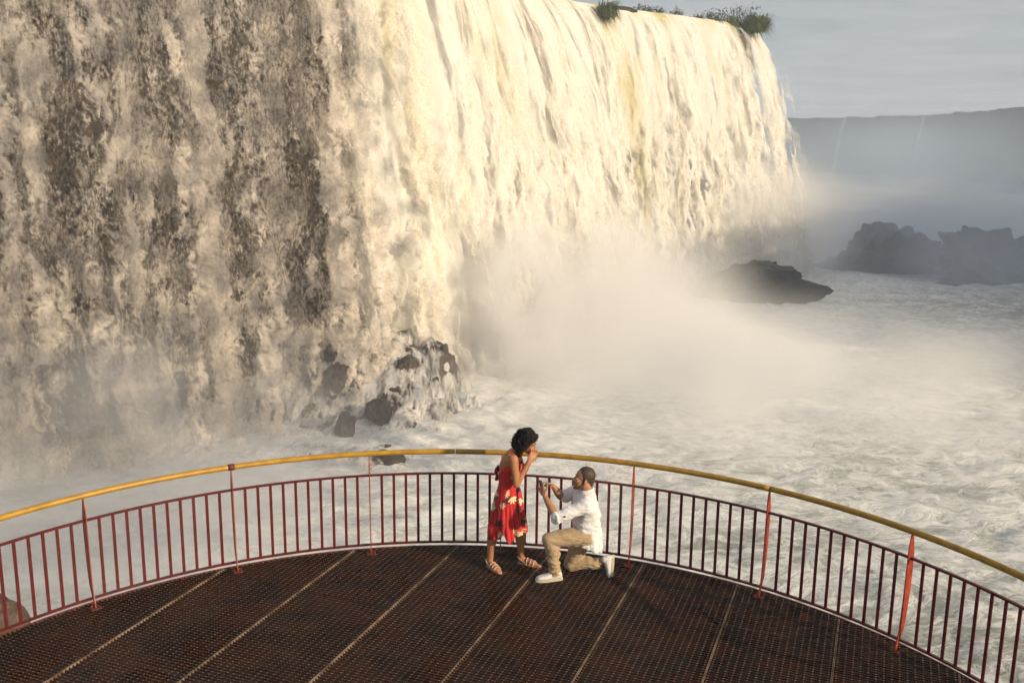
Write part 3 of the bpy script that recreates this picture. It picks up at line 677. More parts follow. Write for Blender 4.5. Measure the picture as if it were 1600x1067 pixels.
for i, a in enumerate(post_a):
    p = link('post', blade_me, None, rail); p.location = (RR*math.cos(a), RR*math.sin(a), 0); p.rotation_euler = (0, 0, a)
    q = link('base_plate', plate_me, None, p); q.location = (-0.085, 0, 0)
    for dy in (-0.035, 0.035): bo = link('bolt', bolt_me, None, p); bo.location = (-0.11, dy, 0)
    if i+1 < len(post_a):
        for k in range(1, 11):
            t = a-DA*k/11.0
            o = link('baluster', bal_me, None, rail); o.location = (RR*math.cos(t), RR*math.sin(t), 0); o.rotation_euler = (0, 0, t+rng.uniform(-0.05, 0.05))

# ------------------------------------------------------------------ people
V3 = lambda *a: np.array(a, float)
def unit(v): v = np.asarray(v, float); return v/(np.linalg.norm(v)+1e-12)
def spline(P, m=8):
    P = np.asarray(P, float)
    if len(P) < 3: return np.array([P[0]+(P[-1]-P[0])*i/m for i in range(m+1)])
    Q = np.vstack([2*P[0]-P[1], P, 2*P[-1]-P[-2]]); out = []
    for i in range(1, len(Q)-2):
        for k in range(m):
            t = k/m; a, b, c, d = Q[i-1:i+3]
            out.append(0.5*(2*b+(c-a)*t+(2*a-5*b+4*c-d)*t*t+(3*b-a-3*c+d)*t**3))
    return np.array(out+[P[-1]])
class Body(MB):
    def limb(s, P, r, n=14, m=7):
        """tapered limb through joints P with radii r, rounded ends"""
        q = np.hstack([np.asarray(P, float), np.asarray(r, float)[:, None]])
        c = spline(q, m); a, b = c[0], c[-1]; ta = unit(c[0, :3]-c[1, :3]); tb = unit(c[-1, :3]-c[-2, :3])
        pre = [np.append(a[:3]+ta*a[3]*math.sin(u), a[3]*math.cos(u)) for u in (1.45, 1.1, 0.75, 0.4)]
        post = [np.append(b[:3]+tb*b[3]*math.sin(u), b[3]*math.cos(u)) for u in (0.4, 0.75, 1.1, 1.45)]
        c = np.vstack([pre, c, post]); s.tube(c[:, :3], c[:, 3], n)
    def ball(s, c, rad, rot=None, n=18, m=12):
        R3 = np.eye(3) if rot is None else np.asarray(rot, float); V = []; Fc = []
        for i in range(1, m):
            ph = math.pi*i/m
            for k in range(n):
                th = 2*math.pi*k/n; p = V3(rad[0]*math.sin(ph)*math.cos(th), rad[1]*math.sin(ph)*math.sin(th), rad[2]*math.cos(ph))
                V.append(np.asarray(c)+R3@p)
        V += [np.asarray(c)+R3@V3(0, 0, rad[2]), np.asarray(c)+R3@V3(0, 0, -rad[2])]; t, b = len(V)-2, len(V)-1
        for i in range(m-2):
            for k in range(n): Fc.append((i*n+k, (i+1)*n+k, (i+1)*n+(k+1) % n, i*n+(k+1) % n))
        for k in range(n): Fc += [(t, k, (k+1) % n), (b, (m-2)*n+(k+1) % n, (m-2)*n+k)]
        s.add(V, Fc)
    def loft(s, rings, n=28):
        """rings: (centre, half width along u, half width along v, u, v)"""
        V = []; Fc = []
        for c, ru, rv, u, v in rings:
            for k in range(n):
                t = 2*math.pi*k/n; cu, sv = math.cos(t), math.sin(t)
                V.append(np.asarray(c)+ru*np.sign(cu)*abs(cu)**0.85*np.asarray(u)+rv*np.sign(sv)*abs(sv)**0.85*np.asarray(v))
        m = len(rings)
        Fc = [(i*n+k, i*n+(k+1) % n, (i+1)*n+(k+1) % n, (i+1)*n+k) for i in range(m-1) for k in range(n)]
        Fc += [tuple(range(n-1, -1, -1)), tuple((m-1)*n+k for k in range(n))]
        s.add(V, Fc)
    def hand(s, w, d, nrm, thumb, sc=1.0, curl=(0.35, 0.5, 0.4), spread=0.10, tcurl=0.3):
        """palm at wrist w, fingers along d, palm facing nrm, thumb on side `thumb` (+1/-1 of d x n)"""
        d = unit(d); nrm = unit(np.asarray(nrm)-np.dot(nrm, d)*d); sd = np.cross(d, nrm)*thumb
        rot = np.stack([sd, nrm, d], 1)
        s.ball(w+d*0.045*sc, (0.040*sc, 0.015*sc, 0.052*sc), rot)
        s.limb([w-d*0.02, w+d*0.03*sc], [0.022*sc, 0.021*sc])
        for i, L in enumerate((0.072, 0.080, 0.075, 0.060)):
            off = (1.5-i)*0.0205*sc; b = w+d*(0.082-0.004*abs(i-1.2))*sc+sd*off; fd = unit(d+sd*(1.5-i)*spread); P = [b-fd*0.02*sc, b]; ang = 0.0
            for seg, cu in zip((0.46, 0.30, 0.24), curl):
                ang += cu*(1+0.12*(i-1.5)); P.append(P[-1]+L*sc*seg*(math.cos(ang)*fd+math.sin(ang)*nrm))
            s.limb(P, np.array([0.0095, 0.0095, 0.0088, 0.008, 0.007])*sc, 10, 3)
        b = w+d*0.028*sc+sd*0.028*sc; td = unit(d*0.75+sd*0.75+nrm*tcurl); b2 = b+td*0.034*sc; td2 = unit(d*0.95+sd*0.3+nrm*(tcurl+0.2))
        s.limb([b-td*0.01, b, b2, b2+td2*0.030*sc, b2+td2*0.05*sc], np.array([0.013, 0.0125, 0.0105, 0.009, 0.0075])*sc, 10, 3)
def remesh(mbd, name, voxel, smooth=4, fac=0.5):
    o = bpy.data.objects.new('remesh_source', mbd.mesh(name)); COL.objects.link(o)
    r = o.modifiers.new('r', 'REMESH'); r.mode = 'VOXEL'; r.voxel_size = voxel; r.use_smooth_shade = True
    if smooth: k = o.modifiers.new('s', 'SMOOTH'); k.factor = fac; k.iterations = smooth
    dg = bpy.context.evaluated_depsgraph_get(); me = bpy.data.meshes.new_from_object(o.evaluated_get(dg)); old = o.data
    bpy.data.objects.remove(o); bpy.data.meshes.remove(old); me.name = name; me.materials.clear()
    return me
def wrinkle(me, amp, sc, seed, stretch=(1, 1, 1), where=None, billow=True):
    n = len(me.vertices); V = np.empty(n*3, np.float32); me.vertices.foreach_get('co', V); V = V.reshape(-1, 3).astype(float)
    N = np.empty(n*3, np.float32); me.vertices.foreach_get('normal', N); N = N.reshape(-1, 3)
    f = fbm(V[:, 0]*sc*stretch[0]+seed, V[:, 1]*sc*stretch[1], V[:, 2]*sc*stretch[2], 3, 0.5, billow)
    a = amp*f*(where(V) if where else 1.0)
    V = V+N*a[:, None]; me.vertices.foreach_set('co', V.reshape(-1).astype(np.float32)); me.update()
def shift(me, loc): me.transform(Matrix.Translation(-Vector(loc))); return me
def basis(f, up=(0, 0, 1)):
    f = unit(f); s_ = unit(np.cross(f, up)); u = np.cross(s_, f); return f, s_, u         # forward, right, up

M['skin_w'] = simple('warm_brown_skin', (0.43, 0.19, 0.09), 0.5, 0.06, 14, sss=0.12, spec=0.4)
M['skin_m'] = simple('tanned_skin', (0.42, 0.21, 0.115), 0.5, 0.08, 14, sss=0.12, spec=0.4)
M['hair_w'] = simple('black_curly_hair', (0.010, 0.007, 0.006), 0.62, 0.2, 60, 0.5, bdist=0.006, spec=0.2)
M['hair_m'] = simple('short_dark_brown_hair', (0.075, 0.042, 0.024), 0.6, 0.25, 130, 0.5, bdist=0.003)
M['beard'] = simple('dark_stubble', (0.15, 0.080, 0.052), 0.7, 0.3, 160, 0.4, bdist=0.002)
M['shirt'] = simple('white_cotton', (0.78, 0.76, 0.76), 0.85, 0.04, 18, 0.25, bdist=0.004, sheen=0.2)
M['chino'] = simple('khaki_cotton', (0.43, 0.31, 0.18), 0.85, 0.08, 22, 0.3, bdist=0.004, sheen=0.15)
M['shoe'] = simple('white_canvas', (0.72, 0.70, 0.68), 0.7, 0.06, 25, 0.2, bdist=0.003)
M['sole'] = simple('cream_rubber', (0.60, 0.50, 0.36), 0.6, 0.08, 20)
M['sandal'] = simple('pale_pink_leather', (0.62, 0.40, 0.30), 0.5, 0.1, 20)
M['dark'] = simple('dark_detail', (0.012, 0.010, 0.010), 0.3, 0.1, 40)
M['eye'] = simple('eye_white', (0.55, 0.50, 0.46), 0.25, 0.05, 20)
M['lip'] = simple('lips', (0.30, 0.12, 0.085), 0.45, 0.1, 40)
M['red_cloth'] = simple('red_lining', (0.55, 0.018, 0.014), 0.8, 0.1, 20)
M['silver'] = simple('bright_silver', (0.75, 0.73, 0.70), 0.2, 0.05, 40, metal=1.0)
M['box'] = simple('dark_grey_velvet', (0.045, 0.045, 0.05), 0.8, 0.1, 60, sheen=0.5)
def mat_print():
    m, n, l, out = newmat('red_floral_print'); t = NT(n, l)
    a = n.new('ShaderNodeVertexColor'); a.layer_name = 'print'
    b = t.bsdf(Base_Color=a.outputs['Color'], Roughness=0.8); b.inputs['Sheen Weight'].default_value = 0.15
    l.new(t.bump(t.noise(t.coord('Object'), 45, 3, 0.6), 0.2, 0.004), b.inputs['Normal'])
    l.new(b.outputs[0], out.inputs['Surface']); return m
M['print'] = mat_print()

def head_shape(b, c, f, sc, female):
    f, s_, u = basis(f); rot = np.stack([f, s_, u], 1); L = lambda x, y, z: np.asarray(c)+sc*(x*f+y*s_+z*u)
    b.ball(L(-0.012, 0, 0.030), (0.094*sc, 0.074*sc, 0.088*sc), rot)                       # skull
    b.ball(L(0.026, 0, -0.035), (0.062*sc, 0.060*sc, 0.080*sc), rot)                       # face
    b.ball(L(0.052, 0, -0.098), (0.026*sc, 0.030*sc, 0.020*sc), rot)                       # chin
    for k in (-1, 1):
        b.limb([L(-0.02, 0.052*k, -0.055), L(0.045, 0.022*k, -0.100)], [0.016*sc, 0.014*sc], 10, 3)   # jaw
        b.ball(L(0.066, 0.026*k, 0.012), (0.014*sc, 0.022*sc, 0.010*sc), rot, 10, 8)       # brow
        b.ball(L(0.062, 0.034*k, -0.030), (0.020*sc, 0.022*sc, 0.020*sc), rot, 10, 8)      # cheek
        b.ball(L(-0.012, 0.077*k, -0.018), (0.018*sc, 0.010*sc, 0.030*sc), rot, 10, 8)     # ear
    b.limb([L(0.082, 0, 0.004), L(0.100, 0, -0.026), L(0.106, 0, -0.036)], [0.008*sc, 0.011*sc, 0.011*sc], 10, 3)   # nose
    for k in (-1, 1): b.ball(L(0.094, 0.011*k, -0.040), (0.009*sc, 0.008*sc, 0.008*sc), rot, 8, 6)
    b.ball(L(0.082, 0, -0.066), (0.012*sc, 0.024*sc, 0.012*sc), rot, 10, 8)                # lips
    return L, rot
def face_parts(L, rot, sc, root, base, lipmat):
    for k in (-1, 1):
        e = Body(); e.ball(L(0.074, 0.029*k, -0.004), (0.009*sc, 0.014*sc, 0.007*sc), rot, 10, 8); eo = link('eye', shift(e.mesh('eye'), base), M['eye'], root, True)
        p = Body(); p.ball(L(0.0815, 0.029*k, -0.004), (0.004*sc, 0.006*sc, 0.006*sc), rot, 8, 6); link('iris', shift(p.mesh('iris'), base), M['dark'], eo, True)
        w = Body(); w.limb([L(0.078, 0.012*k, 0.016), L(0.080, 0.030*k, 0.022), L(0.068, 0.046*k, 0.016)], [0.004*sc, 0.0045*sc, 0.003*sc], 8, 4)
        link('eyebrow', shift(w.mesh('eyebrow'), base), M['dark'], root, True)
    q = Body(); q.ball(L(0.090, 0, -0.066), (0.006*sc, 0.023*sc, 0.008*sc), rot, 10, 8); link('lips', shift(q.mesh('lips'), base), lipmat, root, True)

X3, Y3, ZZ = V3(1, 0, 0), V3(0, 1, 0), V3(0, 0, 1)
# ---- woman: standing, bent forward, both hands over her mouth
def build_woman():
    base = (-0.02, 9.52, 0.0)
    root = empty('person', base)
    tag(root, 'person in red floral dress standing with both hands over the mouth', 'person')
    b = Body()
    f = unit(V3(1, -0.22, 0)); sd = unit(V3(0.22, 1, 0))
    fl = unit(V3(0.93, -0.26, 0.25))
    # torso
    def ring(x, z, rf, rs, lean=0.0, y=9.555): return (V3(x, y, z), rf, rs, unit(f+ZZ*lean), sd)
    b.loft([ring(-0.025, 0.72, 0.08, 0.12), ring(-0.025, 0.78, 0.105, 0.138), ring(-0.02, 0.86, 0.095, 0.122), ring(-0.015, 0.93, 0.088, 0.112), ring(-0.015, 1.02, 0.098, 0.122, -0.1),
            ring(-0.005, 1.11, 0.108, 0.136, -0.2), ring(0.012, 1.19, 0.092, 0.145, -0.3), ring(0.030, 1.245, 0.062, 0.12, -0.4), ring(0.045, 1.275, 0.04, 0.06, -0.4)])
    hc = V3(0.176, 9.548, 1.355); hf = V3(0.88, -0.30, -0.38)
    b.limb([V3(0.035, 9.556, 1.24), V3(0.085, 9.554, 1.280), V3(0.130, 9.552, 1.315)], [0.056, 0.048, 0.05])
    L, rot = head_shape(b, hc, hf, 0.93, True)
    # arms
    shR, elR, wrR = V3(0.028, 9.408, 1.222), V3(0.062, 9.372, 0.965), V3(0.178, 9.425, 1.180)
    shL, elL, wrL = V3(0.052, 9.700, 1.215), V3(0.135, 9.715, 0.975), V3(0.215, 9.620, 1.175)
    for sh, el, wr in ((shR, elR, wrR), (shL, elL, wrL)):
        mid = sh*0.55+el*0.45; b.limb([sh, mid, el*0.92+sh*0.08, el], [0.050, 0.043, 0.036, 0.034])
        m2 = el*0.65+wr*0.35; b.limb([el, m2, wr], [0.035, 0.034, 0.021])
    mouth = L(0.10, 0, -0.045)
    dR = unit(V3(0.55, 0.45, 0.80)); b.hand(wrR+dR*0.012, dR, V3(-0.35, 0.85, -0.2), -1, 1.0, (0.25, 0.35, 0.3), 0.08)
    dL = unit(V3(0.35, -0.30, 0.88)); b.hand(wrL+dL*0.012, dL, V3(-0.75, -0.6, 0.1), 1, 1.0, (0.35, 0.45, 0.35), 0.08)
    # legs and feet
    hipR, knR, anR = V3(-0.060, 9.505, 0.76), V3(-0.152, 9.497, 0.425), V3(-0.203, 9.520, 0.085)
    hipL, knL, anL = V3(0.020, 9.640, 0.76), V3(0.122, 9.605, 0.425), V3(0.128, 9.606, 0.085)
    for hp, kn, an, cv in ((hipR, knR, anR, V3(-0.03, 0.03, 0)), (hipL, knL, anL, V3(-0.035, 0.01, 0))):
        b.limb([hp, hp*0.5+kn*0.5, kn], [0.078, 0.066, 0.054])
        b.limb([kn, kn*0.68+an*0.32+cv*0.5, kn*0.3+an*0.7+cv*0.25, an], [0.055, 0.054, 0.040, 0.032])
    feet = []
    for heel, toe, an in ((V3(-0.232, 9.548, 0), V3(-0.085, 9.358, 0), anR), (V3(0.092, 9.622, 0), V3(0.328, 9.540, 0), anL)):
        d = unit(toe-heel); w = np.cross(ZZ, d); Lf = np.linalg.norm(toe-heel); P = lambda a, c, z, heel=heel, d=d, w=w, Lf=Lf: heel+d*a*Lf+w*c+ZZ*z
        b.ball(P(0.13, 0, 0.040), (0.030, 0.028, 0.030)); b.limb([an, P(0.22, 0, 0.055)], [0.032, 0.030])
        b.limb([P(0.12, 0, 0.040), P(0.35, 0, 0.045), P(0.58, 0, 0.034), P(0.74, 0, 0.026)], [0.027, 0.031, 0.032, 0.026])
        b.limb([P(0.68, -0.026, 0.026), P(0.70, 0.026, 0.026)], [0.020, 0.022], 10, 3)
        for i in range(5):
            c = -0.030+0.0145*i if np.dot(w, V3(0, 1, 0)) > 0 else 0.030-0.0145*i
            b.limb([P(0.72, c, 0.024), P(0.92-0.03*i if True else 0, c, 0.019), P(0.985-0.035*i, c, 0.016)], [0.011-0.0008*i, 0.0105-0.0008*i, 0.0095-0.0008*i], 8, 3)
        feet.append((P, d, w, Lf))
    me = remesh(b, 'body', 0.0052, 3); link('body', shift(me, base), M['skin_w'], root)
    face_parts(L, rot, 0.93, root, base, M['lip'])
    # hair: loose shoulder-length curls
    h = Body(); f_, s_, u_ = basis(hf); rs = random.Random(5)
    h.ball(hc-f_*0.034+u_*0.050, (0.104, 0.104, 0.086), np.stack([f_, s_, u_], 1))
    h.ball(hc-f_*0.085-u_*0.035, (0.080, 0.108, 0.095), np.stack([f_, s_, u_], 1))
    for k in (-1, 1): h.limb([hc+f_*0.030+s_*0.072*k+u_*0.064, hc-f_*0.012+s_*0.096*k-u_*0.01, hc-f_*0.030+s_*0.092*k-u_*0.120], [0.036, 0.047, 0.036])
    for i in range(90):
        th, ph = rs.uniform(0, 2*math.pi), rs.uniform(0.05, 2.25); dirv = math.sin(ph)*(math.cos(th)*(-f_)+math.sin(th)*s_)+math.cos(ph)*u_
        if np.dot(dirv, f_) > 0.25 and np.dot(dirv, u_) < 0.62: continue
        h.ball(hc-f_*0.035+u_*0.02+dirv*rs.uniform(0.085, 0.112), [rs.uniform(0.016, 0.030)]*3, None, 8, 6)
    me = remesh(h, 'hair', 0.007, 2); wrinkle(me, 0.018, 26, 2.0); hair = link('hair', shift(me, base), M['hair_w'], root)
    c = MB()
    for i in range(700):                                         # stray ringlets
        th, ph = rs.uniform(0, 2*math.pi), rs.uniform(0.2, 2.3); dirv = math.sin(ph)*(math.cos(th)*(-f_)+math.sin(th)*s_)+math.cos(ph)*u_
        if np.dot(dirv, f_) > 0.25 and np.dot(dirv, u_) < 0.66: continue
        p = hc-f_*0.040+u_*0.015+dirv*rs.uniform(0.090, 0.112); dn = unit(dirv*rs.uniform(0.2, 0.7)-ZZ*0.8-f_*0.2); a = unit(np.cross(dn, dirv)); bb = np.cross(dn, a); L_ = rs.uniform(0.03, 0.07)
        c.tube([p+dn*L_*k/9+0.008*(math.cos(k*1.3+th)*a+math.sin(k*1.3+th)*bb) for k in range(10)], 0.0035, 4)
    link('ringlets', shift(c.mesh('ringlets'), base), M['hair_w'], hair)['kind'] = 'stuff'
    # dress: bodice and wrap skirt in one lofted cloth, floral print by point
    nu, nv = 220, 150
    prof_z = np.array([1.150, 1.09, 1.00, 0.925, 0.86, 0.78, 0.70, 0.61, 0.50, 0.395])
    cxs = np.array([0.004, -0.006, -0.014, -0.014, -0.016, -0.020, -0.022, -0.022, -0.018, -0.014])
    rf = np.array([0.112, 0.121, 0.109, 0.100, 0.112, 0.138, 0.150, 0.162, 0.178, 0.192])
    rsd = np.array([0.146, 0.150, 0.134, 0.122, 0.142, 0.168, 0.174, 0.178, 0.186, 0.192])
    th = np.linspace(0, 2*np.pi, nu, endpoint=False); v = np.linspace(0, 1, nv)
    TH, Vv = np.meshgrid(th, v, indexing='ij')
    z = np.interp(Vv, np.linspace(0, 1, 10), prof_z)
    C, A, B_ = (np.interp(Vv, np.linspace(0, 1, 10), q) for q in (cxs, rf, rsd))
    back = np.clip(-np.cos(TH), 0, 1)                            # theta 0 = her front
    z = z-sstep(0.25, 0.0, Vv)*0.10*back**1.5                     # low back
    low = sstep(0.45, 1.0, Vv)
    fold = low*(0.016*np.sin(11*TH+2.5*np.sin(2*TH)+1.1*np.sin(3*z*4))+0.010*np.sin(23*TH+1.7)+0.02*fbm(np.cos(TH)*2.2, np.sin(TH)*2.2, z*3, 3))
    fold += 0.006*fbm(np.cos(TH)*5, np.sin(TH)*5, z*14, 3)
    # hem lower over the near leg and at the front overlap
    z = z-low**2*(0.055*np.exp(-((TH-5.05)/0.22)**2)+0.05*np.exp(-((TH-4.05)/0.30)**2)-0.045*np.exp(-((TH-4.62)/0.20)**2)+0.015*np.sin(3*TH))
    P = np.empty(TH.shape+(3,))
    P[...] = V3(0, 9.555, 0)+C[..., None]*X3+((A+fold)*np.cos(TH))[..., None]*f+((B_+fold)*np.sin(TH))[..., None]*sd
    P[..., 2] = z
    cols = np.empty(TH.shape+(4,)); cols[...] = (0.50, 0.012, 0.012, 1)
    U, Wc = TH*0.17, z; rs = random.Random(12)
    def ell(cu, cw, a, L1, L2):
        du = (U-cu+0.534) % 1.068-0.534; dw = Wc-cw; x = du*math.cos(a)+dw*math.sin(a); y = -du*math.sin(a)+dw*math.cos(a)
        return (x/L1)**2+(y/L2)**2
    for i in range(74):
        cu, cw, a0 = rs.uniform(0, 1.068), rs.uniform(0.33, 1.13), rs.uniform(0, 6.28); kind = rs.random()
        big = rs.uniform(1.0, 1.7); sh_ = rs.random(); colr = (0.70, 0.56, 0.32, 1) if sh_ < 0.5 else ((0.085, 0.012, 0.018, 1) if sh_ < 0.86 else (0.34, 0.26, 0.25, 1))
        if kind < 0.45:                                          # leaf spray
            for k in range(5):
                a = a0+(k-2)*0.55; cols[ell(cu+0.026*big*math.cos(a), cw+0.026*big*math.sin(a), a, 0.024*big, 0.0075*big) < 1] = colr
        elif kind < 0.7:                                         # flower
            for k in range(6):
                a = a0+k*1.047; cols[ell(cu+0.018*math.cos(a), cw+0.018*math.sin(a), a, 0.018, 0.0085) < 1] = colr
        else:
            for k in range(3):
                a = a0+(k-1)*0.35; cols[ell(cu+0.03*big*math.cos(a), cw+0.03*big*math.sin(a), a, 0.036*big, 0.009*big) < 1] = colr
    me = grid_mesh('dress', P, close_u=True)
    ca_ = me.color_attributes.new('print', 'FLOAT_COLOR', 'POINT'); ca_.data.foreach_set('color', cols.reshape(-1).astype(np.float32))
    dr = link('dress', shift(me, base), M['print'], root); so = dr.modifiers.new('thickness', 'SOLIDIFY'); so.thickness = 0.004; so.offset = -1
    # red lining that shows below the hem on the near leg
    q = Body(); q.loft([(knR+V3(0.01, 0, 0.06), 0.088, 0.082, X3, Y3), (knR+V3(0.003, 0, -0.02), 0.083, 0.078, X3, Y3), (knR+V3(-0.008, 0.002, -0.085), 0.074, 0.070, X3, Y3)])
    link('lining', shift(q.mesh('lining'), base), M['red_cloth'], dr, True)
    # straps and tied bow at the back
    for sgn in (-1, 1):
        q = MB(); p0 = V3(0.0, 9.555, 0); s0 = 0.085*sgn
        q.tube(spline([p0+f*0.108+sd*s0+ZZ*1.14, p0+f*0.075+sd*s0+ZZ*1.225, p0+f*0.015+sd*s0*1.05+ZZ*1.272, p0-f*0.055+sd*s0*0.9+ZZ*1.215, p0-f*0.105+sd*s0*0.45+ZZ*1.10, p0-f*0.118+ZZ*1.055], 6), 0.0055, 8)
        link('shoulder_strap', shift(q.mesh('shoulder_strap'), base), M['red_cloth'], dr, True)
    p0 = V3(-0.012, 9.555, 1.050)-f*0.112; q = MB()
    for sgn in (-1, 1):
        q.tube(spline([p0, p0-f*0.014+sd*0.03*sgn+ZZ*0.03, p0-f*0.022+sd*0.055*sgn-ZZ*0.005, p0-f*0.012+sd*0.03*sgn-ZZ*0.02, p0], 6), [0.006]+[0.013]*23+[0.006], 8)
        q.tube(spline([p0, p0-f*0.012+sd*0.012*sgn-ZZ*0.04, p0-f*0.022+sd*0.02*sgn-ZZ*0.11], 6), np.linspace(0.007, 0.016, 13), 8)
    link('bow', shift(q.mesh('bow'), base), M['print_plain'], dr, True)
    # sandals
    for P_, d, w, Lf in feet:
        r_ = []; 
        q = Body(); n = 26; out_ = []
        for k in range(n):
            t = 2*math.pi*k/n; a = 0.5-0.53*math.cos(t); wd = 0.030+0.012*sstep(0.3, 0.8, np.array(a)); out_.append((a, float(wd)*math.sin(t)))
        V = [P_(a, c_, 0.0015) for a, c_ in out_]+[P_(a, c_, 0.0135) for a, c_ in out_]
        q.add(V, [tuple(range(n-1, -1, -1)), tuple(range(n, 2*n))]+[(k, (k+1) % n, n+(k+1) % n, n+k) for k in range(n)])
        so2 = link('sandal', shift(q.mesh('sandal'), base), M['sandal'], root)
        for a, hgt in ((0.40, 0.078), (0.56, 0.068), (0.70, 0.052)):
            q = MB(); q.tube(spline([P_(a, -0.040, 0.012), P_(a+0.01, -0.034, hgt*0.72), P_(a+0.015, 0, hgt), P_(a+0.01, 0.034, hgt*0.72), P_(a, 0.040, 0.012)], 5), 0.0062, 8)
            link('strap', shift(q.mesh('strap'), base), M['sandal'], so2, True)
        q = MB(); q.tube(spline([P_(0.36, -0.036, 0.03), P_(0.1, -0.036, 0.075), P_(-0.03, 0, 0.078), P_(0.1, 0.036, 0.075), P_(0.36, 0.036, 0.03)], 5), 0.005, 8)
        link('strap', shift(q.mesh('strap'), base), M['sandal'], so2, True)
    # ring on a finger and a hair-thin earring are too small to show; a wrist band shows on the near arm
    return root
M['print_plain'] = simple('dark_red_sash', (0.22, 0.014, 0.016), 0.8, 0.2, 30, col2=(0.10, 0.012, 0.014))
build_woman()

# ---- man: kneeling on his right knee, offering an open ring box
def build_man():
    base = (0.66, 9.34, 0.0)
    root = empty('person', base)
    tag(root, 'person in white shirt and khaki trousers kneeling and holding up a ring box', 'person')
    b = Body(); f = unit(V3(-1, -0.10, 0)); sd = unit(V3(-0.10, 1, 0))
    yc = 9.375
    def ring(x, z, rf, rs, lean=0.0, y=yc): return (V3(x, y, z), rf, rs, unit(f+ZZ*lean), sd)
    b.loft([ring(0.785, 0.40, 0.10, 0.13), ring(0.785, 0.50, 0.10, 0.135), ring(0.782, 0.62, 0.105, 0.145), ring(0.775, 0.74, 0.100, 0.150), ring(0.768, 0.82, 0.085, 0.150),
            ring(0.770, 0.875, 0.06, 0.10), ring(0.772, 0.91, 0.05, 0.07)])
    hc = V3(0.735, 9.372, 1.040); hf = V3(-0.93, -0.16, 0.24)
    b.limb([V3(0.775, yc, 0.87), V3(0.772, yc, 0.93), V3(0.755, 9.373, 0.98)], [0.066, 0.060, 0.060])
    L, rot = head_shape(b, hc, hf, 0.97, False)
    shL, elL, wrL = V3(0.752, 9.190, 0.815), V3(0.462, 9.135, 0.715), V3(0.352, 9.262, 0.878)
    shR, elR, wrR = V3(0.735, 9.560, 0.835), V3(0.530, 9.575, 0.765), V3(0.440, 9.425, 0.930)
    for sh, el, wr in ((shL, elL, wrL), (shR, elR, wrR)):
        b.limb([sh, sh*0.5+el*0.5, el], [0.048, 0.042, 0.040]); b.limb([el, el*0.62+wr*0.38, wr], [0.042, 0.043, 0.027])
    bx = V3(0.325, 9.335, 0.978)
    dL = unit(V3(-0.42, 0.45, 0.78)); b.hand(wrL+dL*0.012, dL, V3(0.35, 0.75, 0.2), -1, 1.0, (0.45, 0.55, 0.35), 0.06, 0.45)
    dR = unit(V3(-0.70, -0.45, 0.52)); b.hand(wrR+dR*0.012, dR, V3(-0.1, -0.5, -0.85), 1, 1.0, (0.55, 0.65, 0.45), 0.06, 0.45)
    hipL, knL, anL = V3(0.775, 9.290, 0.44), V3(0.392, 9.212, 0.450), V3(0.468, 9.215, 0.085)
    hipR, knR, anR = V3(0.775, 9.455, 0.42), V3(0.640, 9.465, 0.075), V3(0.955, 9.425, 0.105)
    for hp, kn, an in ((hipL, knL, anL), (hipR, knR, anR)): b.limb([hp, kn], [0.070, 0.045]); b.limb([kn, an], [0.045, 0.03])
    me = remesh(b, 'body', 0.0052, 3); link('body', shift(me, base), M['skin_m'], root)
    face_parts(L, rot, 1.0, root, base, M['lip'])
    # short hair and stubble
    h = Body(); f_, s_, u_ = basis(hf); R3 = np.stack([f_, s_, u_], 1)
    h.ball(hc-f_*0.026+u_*0.044, (0.094, 0.080, 0.086), R3, 28, 20); h.limb([hc-f_*0.070+u_*0.0, hc-f_*0.074-u_*0.045], [0.058, 0.046])
    for k in (-1, 1): h.limb([hc+f_*0.0+s_*0.066*k+u_*0.03, hc+f_*0.004+s_*0.070*k-u_*0.02], [0.016, 0.008])
    me = remesh(h, 'hair', 0.006, 2); wrinkle(me, 0.004, 90, 3.0); link('hair', shift(me, base), M['hair_m'], root)
    q = Body()
    for k in (-1, 1): q.limb([hc+f_*0.002+s_*0.064*k-u_*0.035, hc+f_*0.012+s_*0.052*k-u_*0.072, hc+f_*0.050+s_*0.026*k-u_*0.102, hc+f_*0.062-u_*0.108], [0.010, 0.018, 0.018, 0.017])
    q.limb([hc+f_*0.080+s_*0.022-u_*0.054, hc+f_*0.089-u_*0.051, hc+f_*0.080-s_*0.022-u_*0.054], [0.006, 0.0075, 0.006])
    me = remesh(q, 'beard', 0.006, 2); link('beard', shift(me, base), M['beard'], root)
    # shirt with rolled sleeves
    s = Body()
    s.loft([ring(0.802, 0.330, 0.156, 0.192, 0.45), ring(0.798, 0.39, 0.156, 0.190, 0.35), ring(0.790, 0.48, 0.148, 0.180, 0.1), ring(0.782, 0.58, 0.136, 0.172), ring(0.776, 0.68, 0.134, 0.182), ring(0.770, 0.77, 0.130, 0.200),
            ring(0.768, 0.835, 0.116, 0.192), ring(0.770, 0.885, 0.092, 0.145), ring(0.772, 0.918, 0.072, 0.088)])
    for sh, el, e in ((shL, elL, 0.99), (shR, elR, 0.78)):
        en = sh+(el-sh)*e; s.limb([sh, sh*0.5+el*0.5, en], [0.078, 0.068, 0.064]); s.limb([en-(el-sh)*0.12, en+(el-sh)*0.02], [0.066, 0.067], 14, 3)
    me = remesh(s, 'shirt', 0.0075, 4)
    wrinkle(me, 0.036, 5.0, 1.0, (0.6, 0.6, 2.0), None, False); wrinkle(me, 0.016, 13, 8.0, (0.8, 0.8, 1.8), None, False); wrinkle(me, 0.024, 9, 5.0, (2.0, 0.8, 0.7), lambda V: sstep(0.62, 0.40, V[:, 2]), False)
    sh_o = link('shirt', shift(me, base), M['shirt'], root)
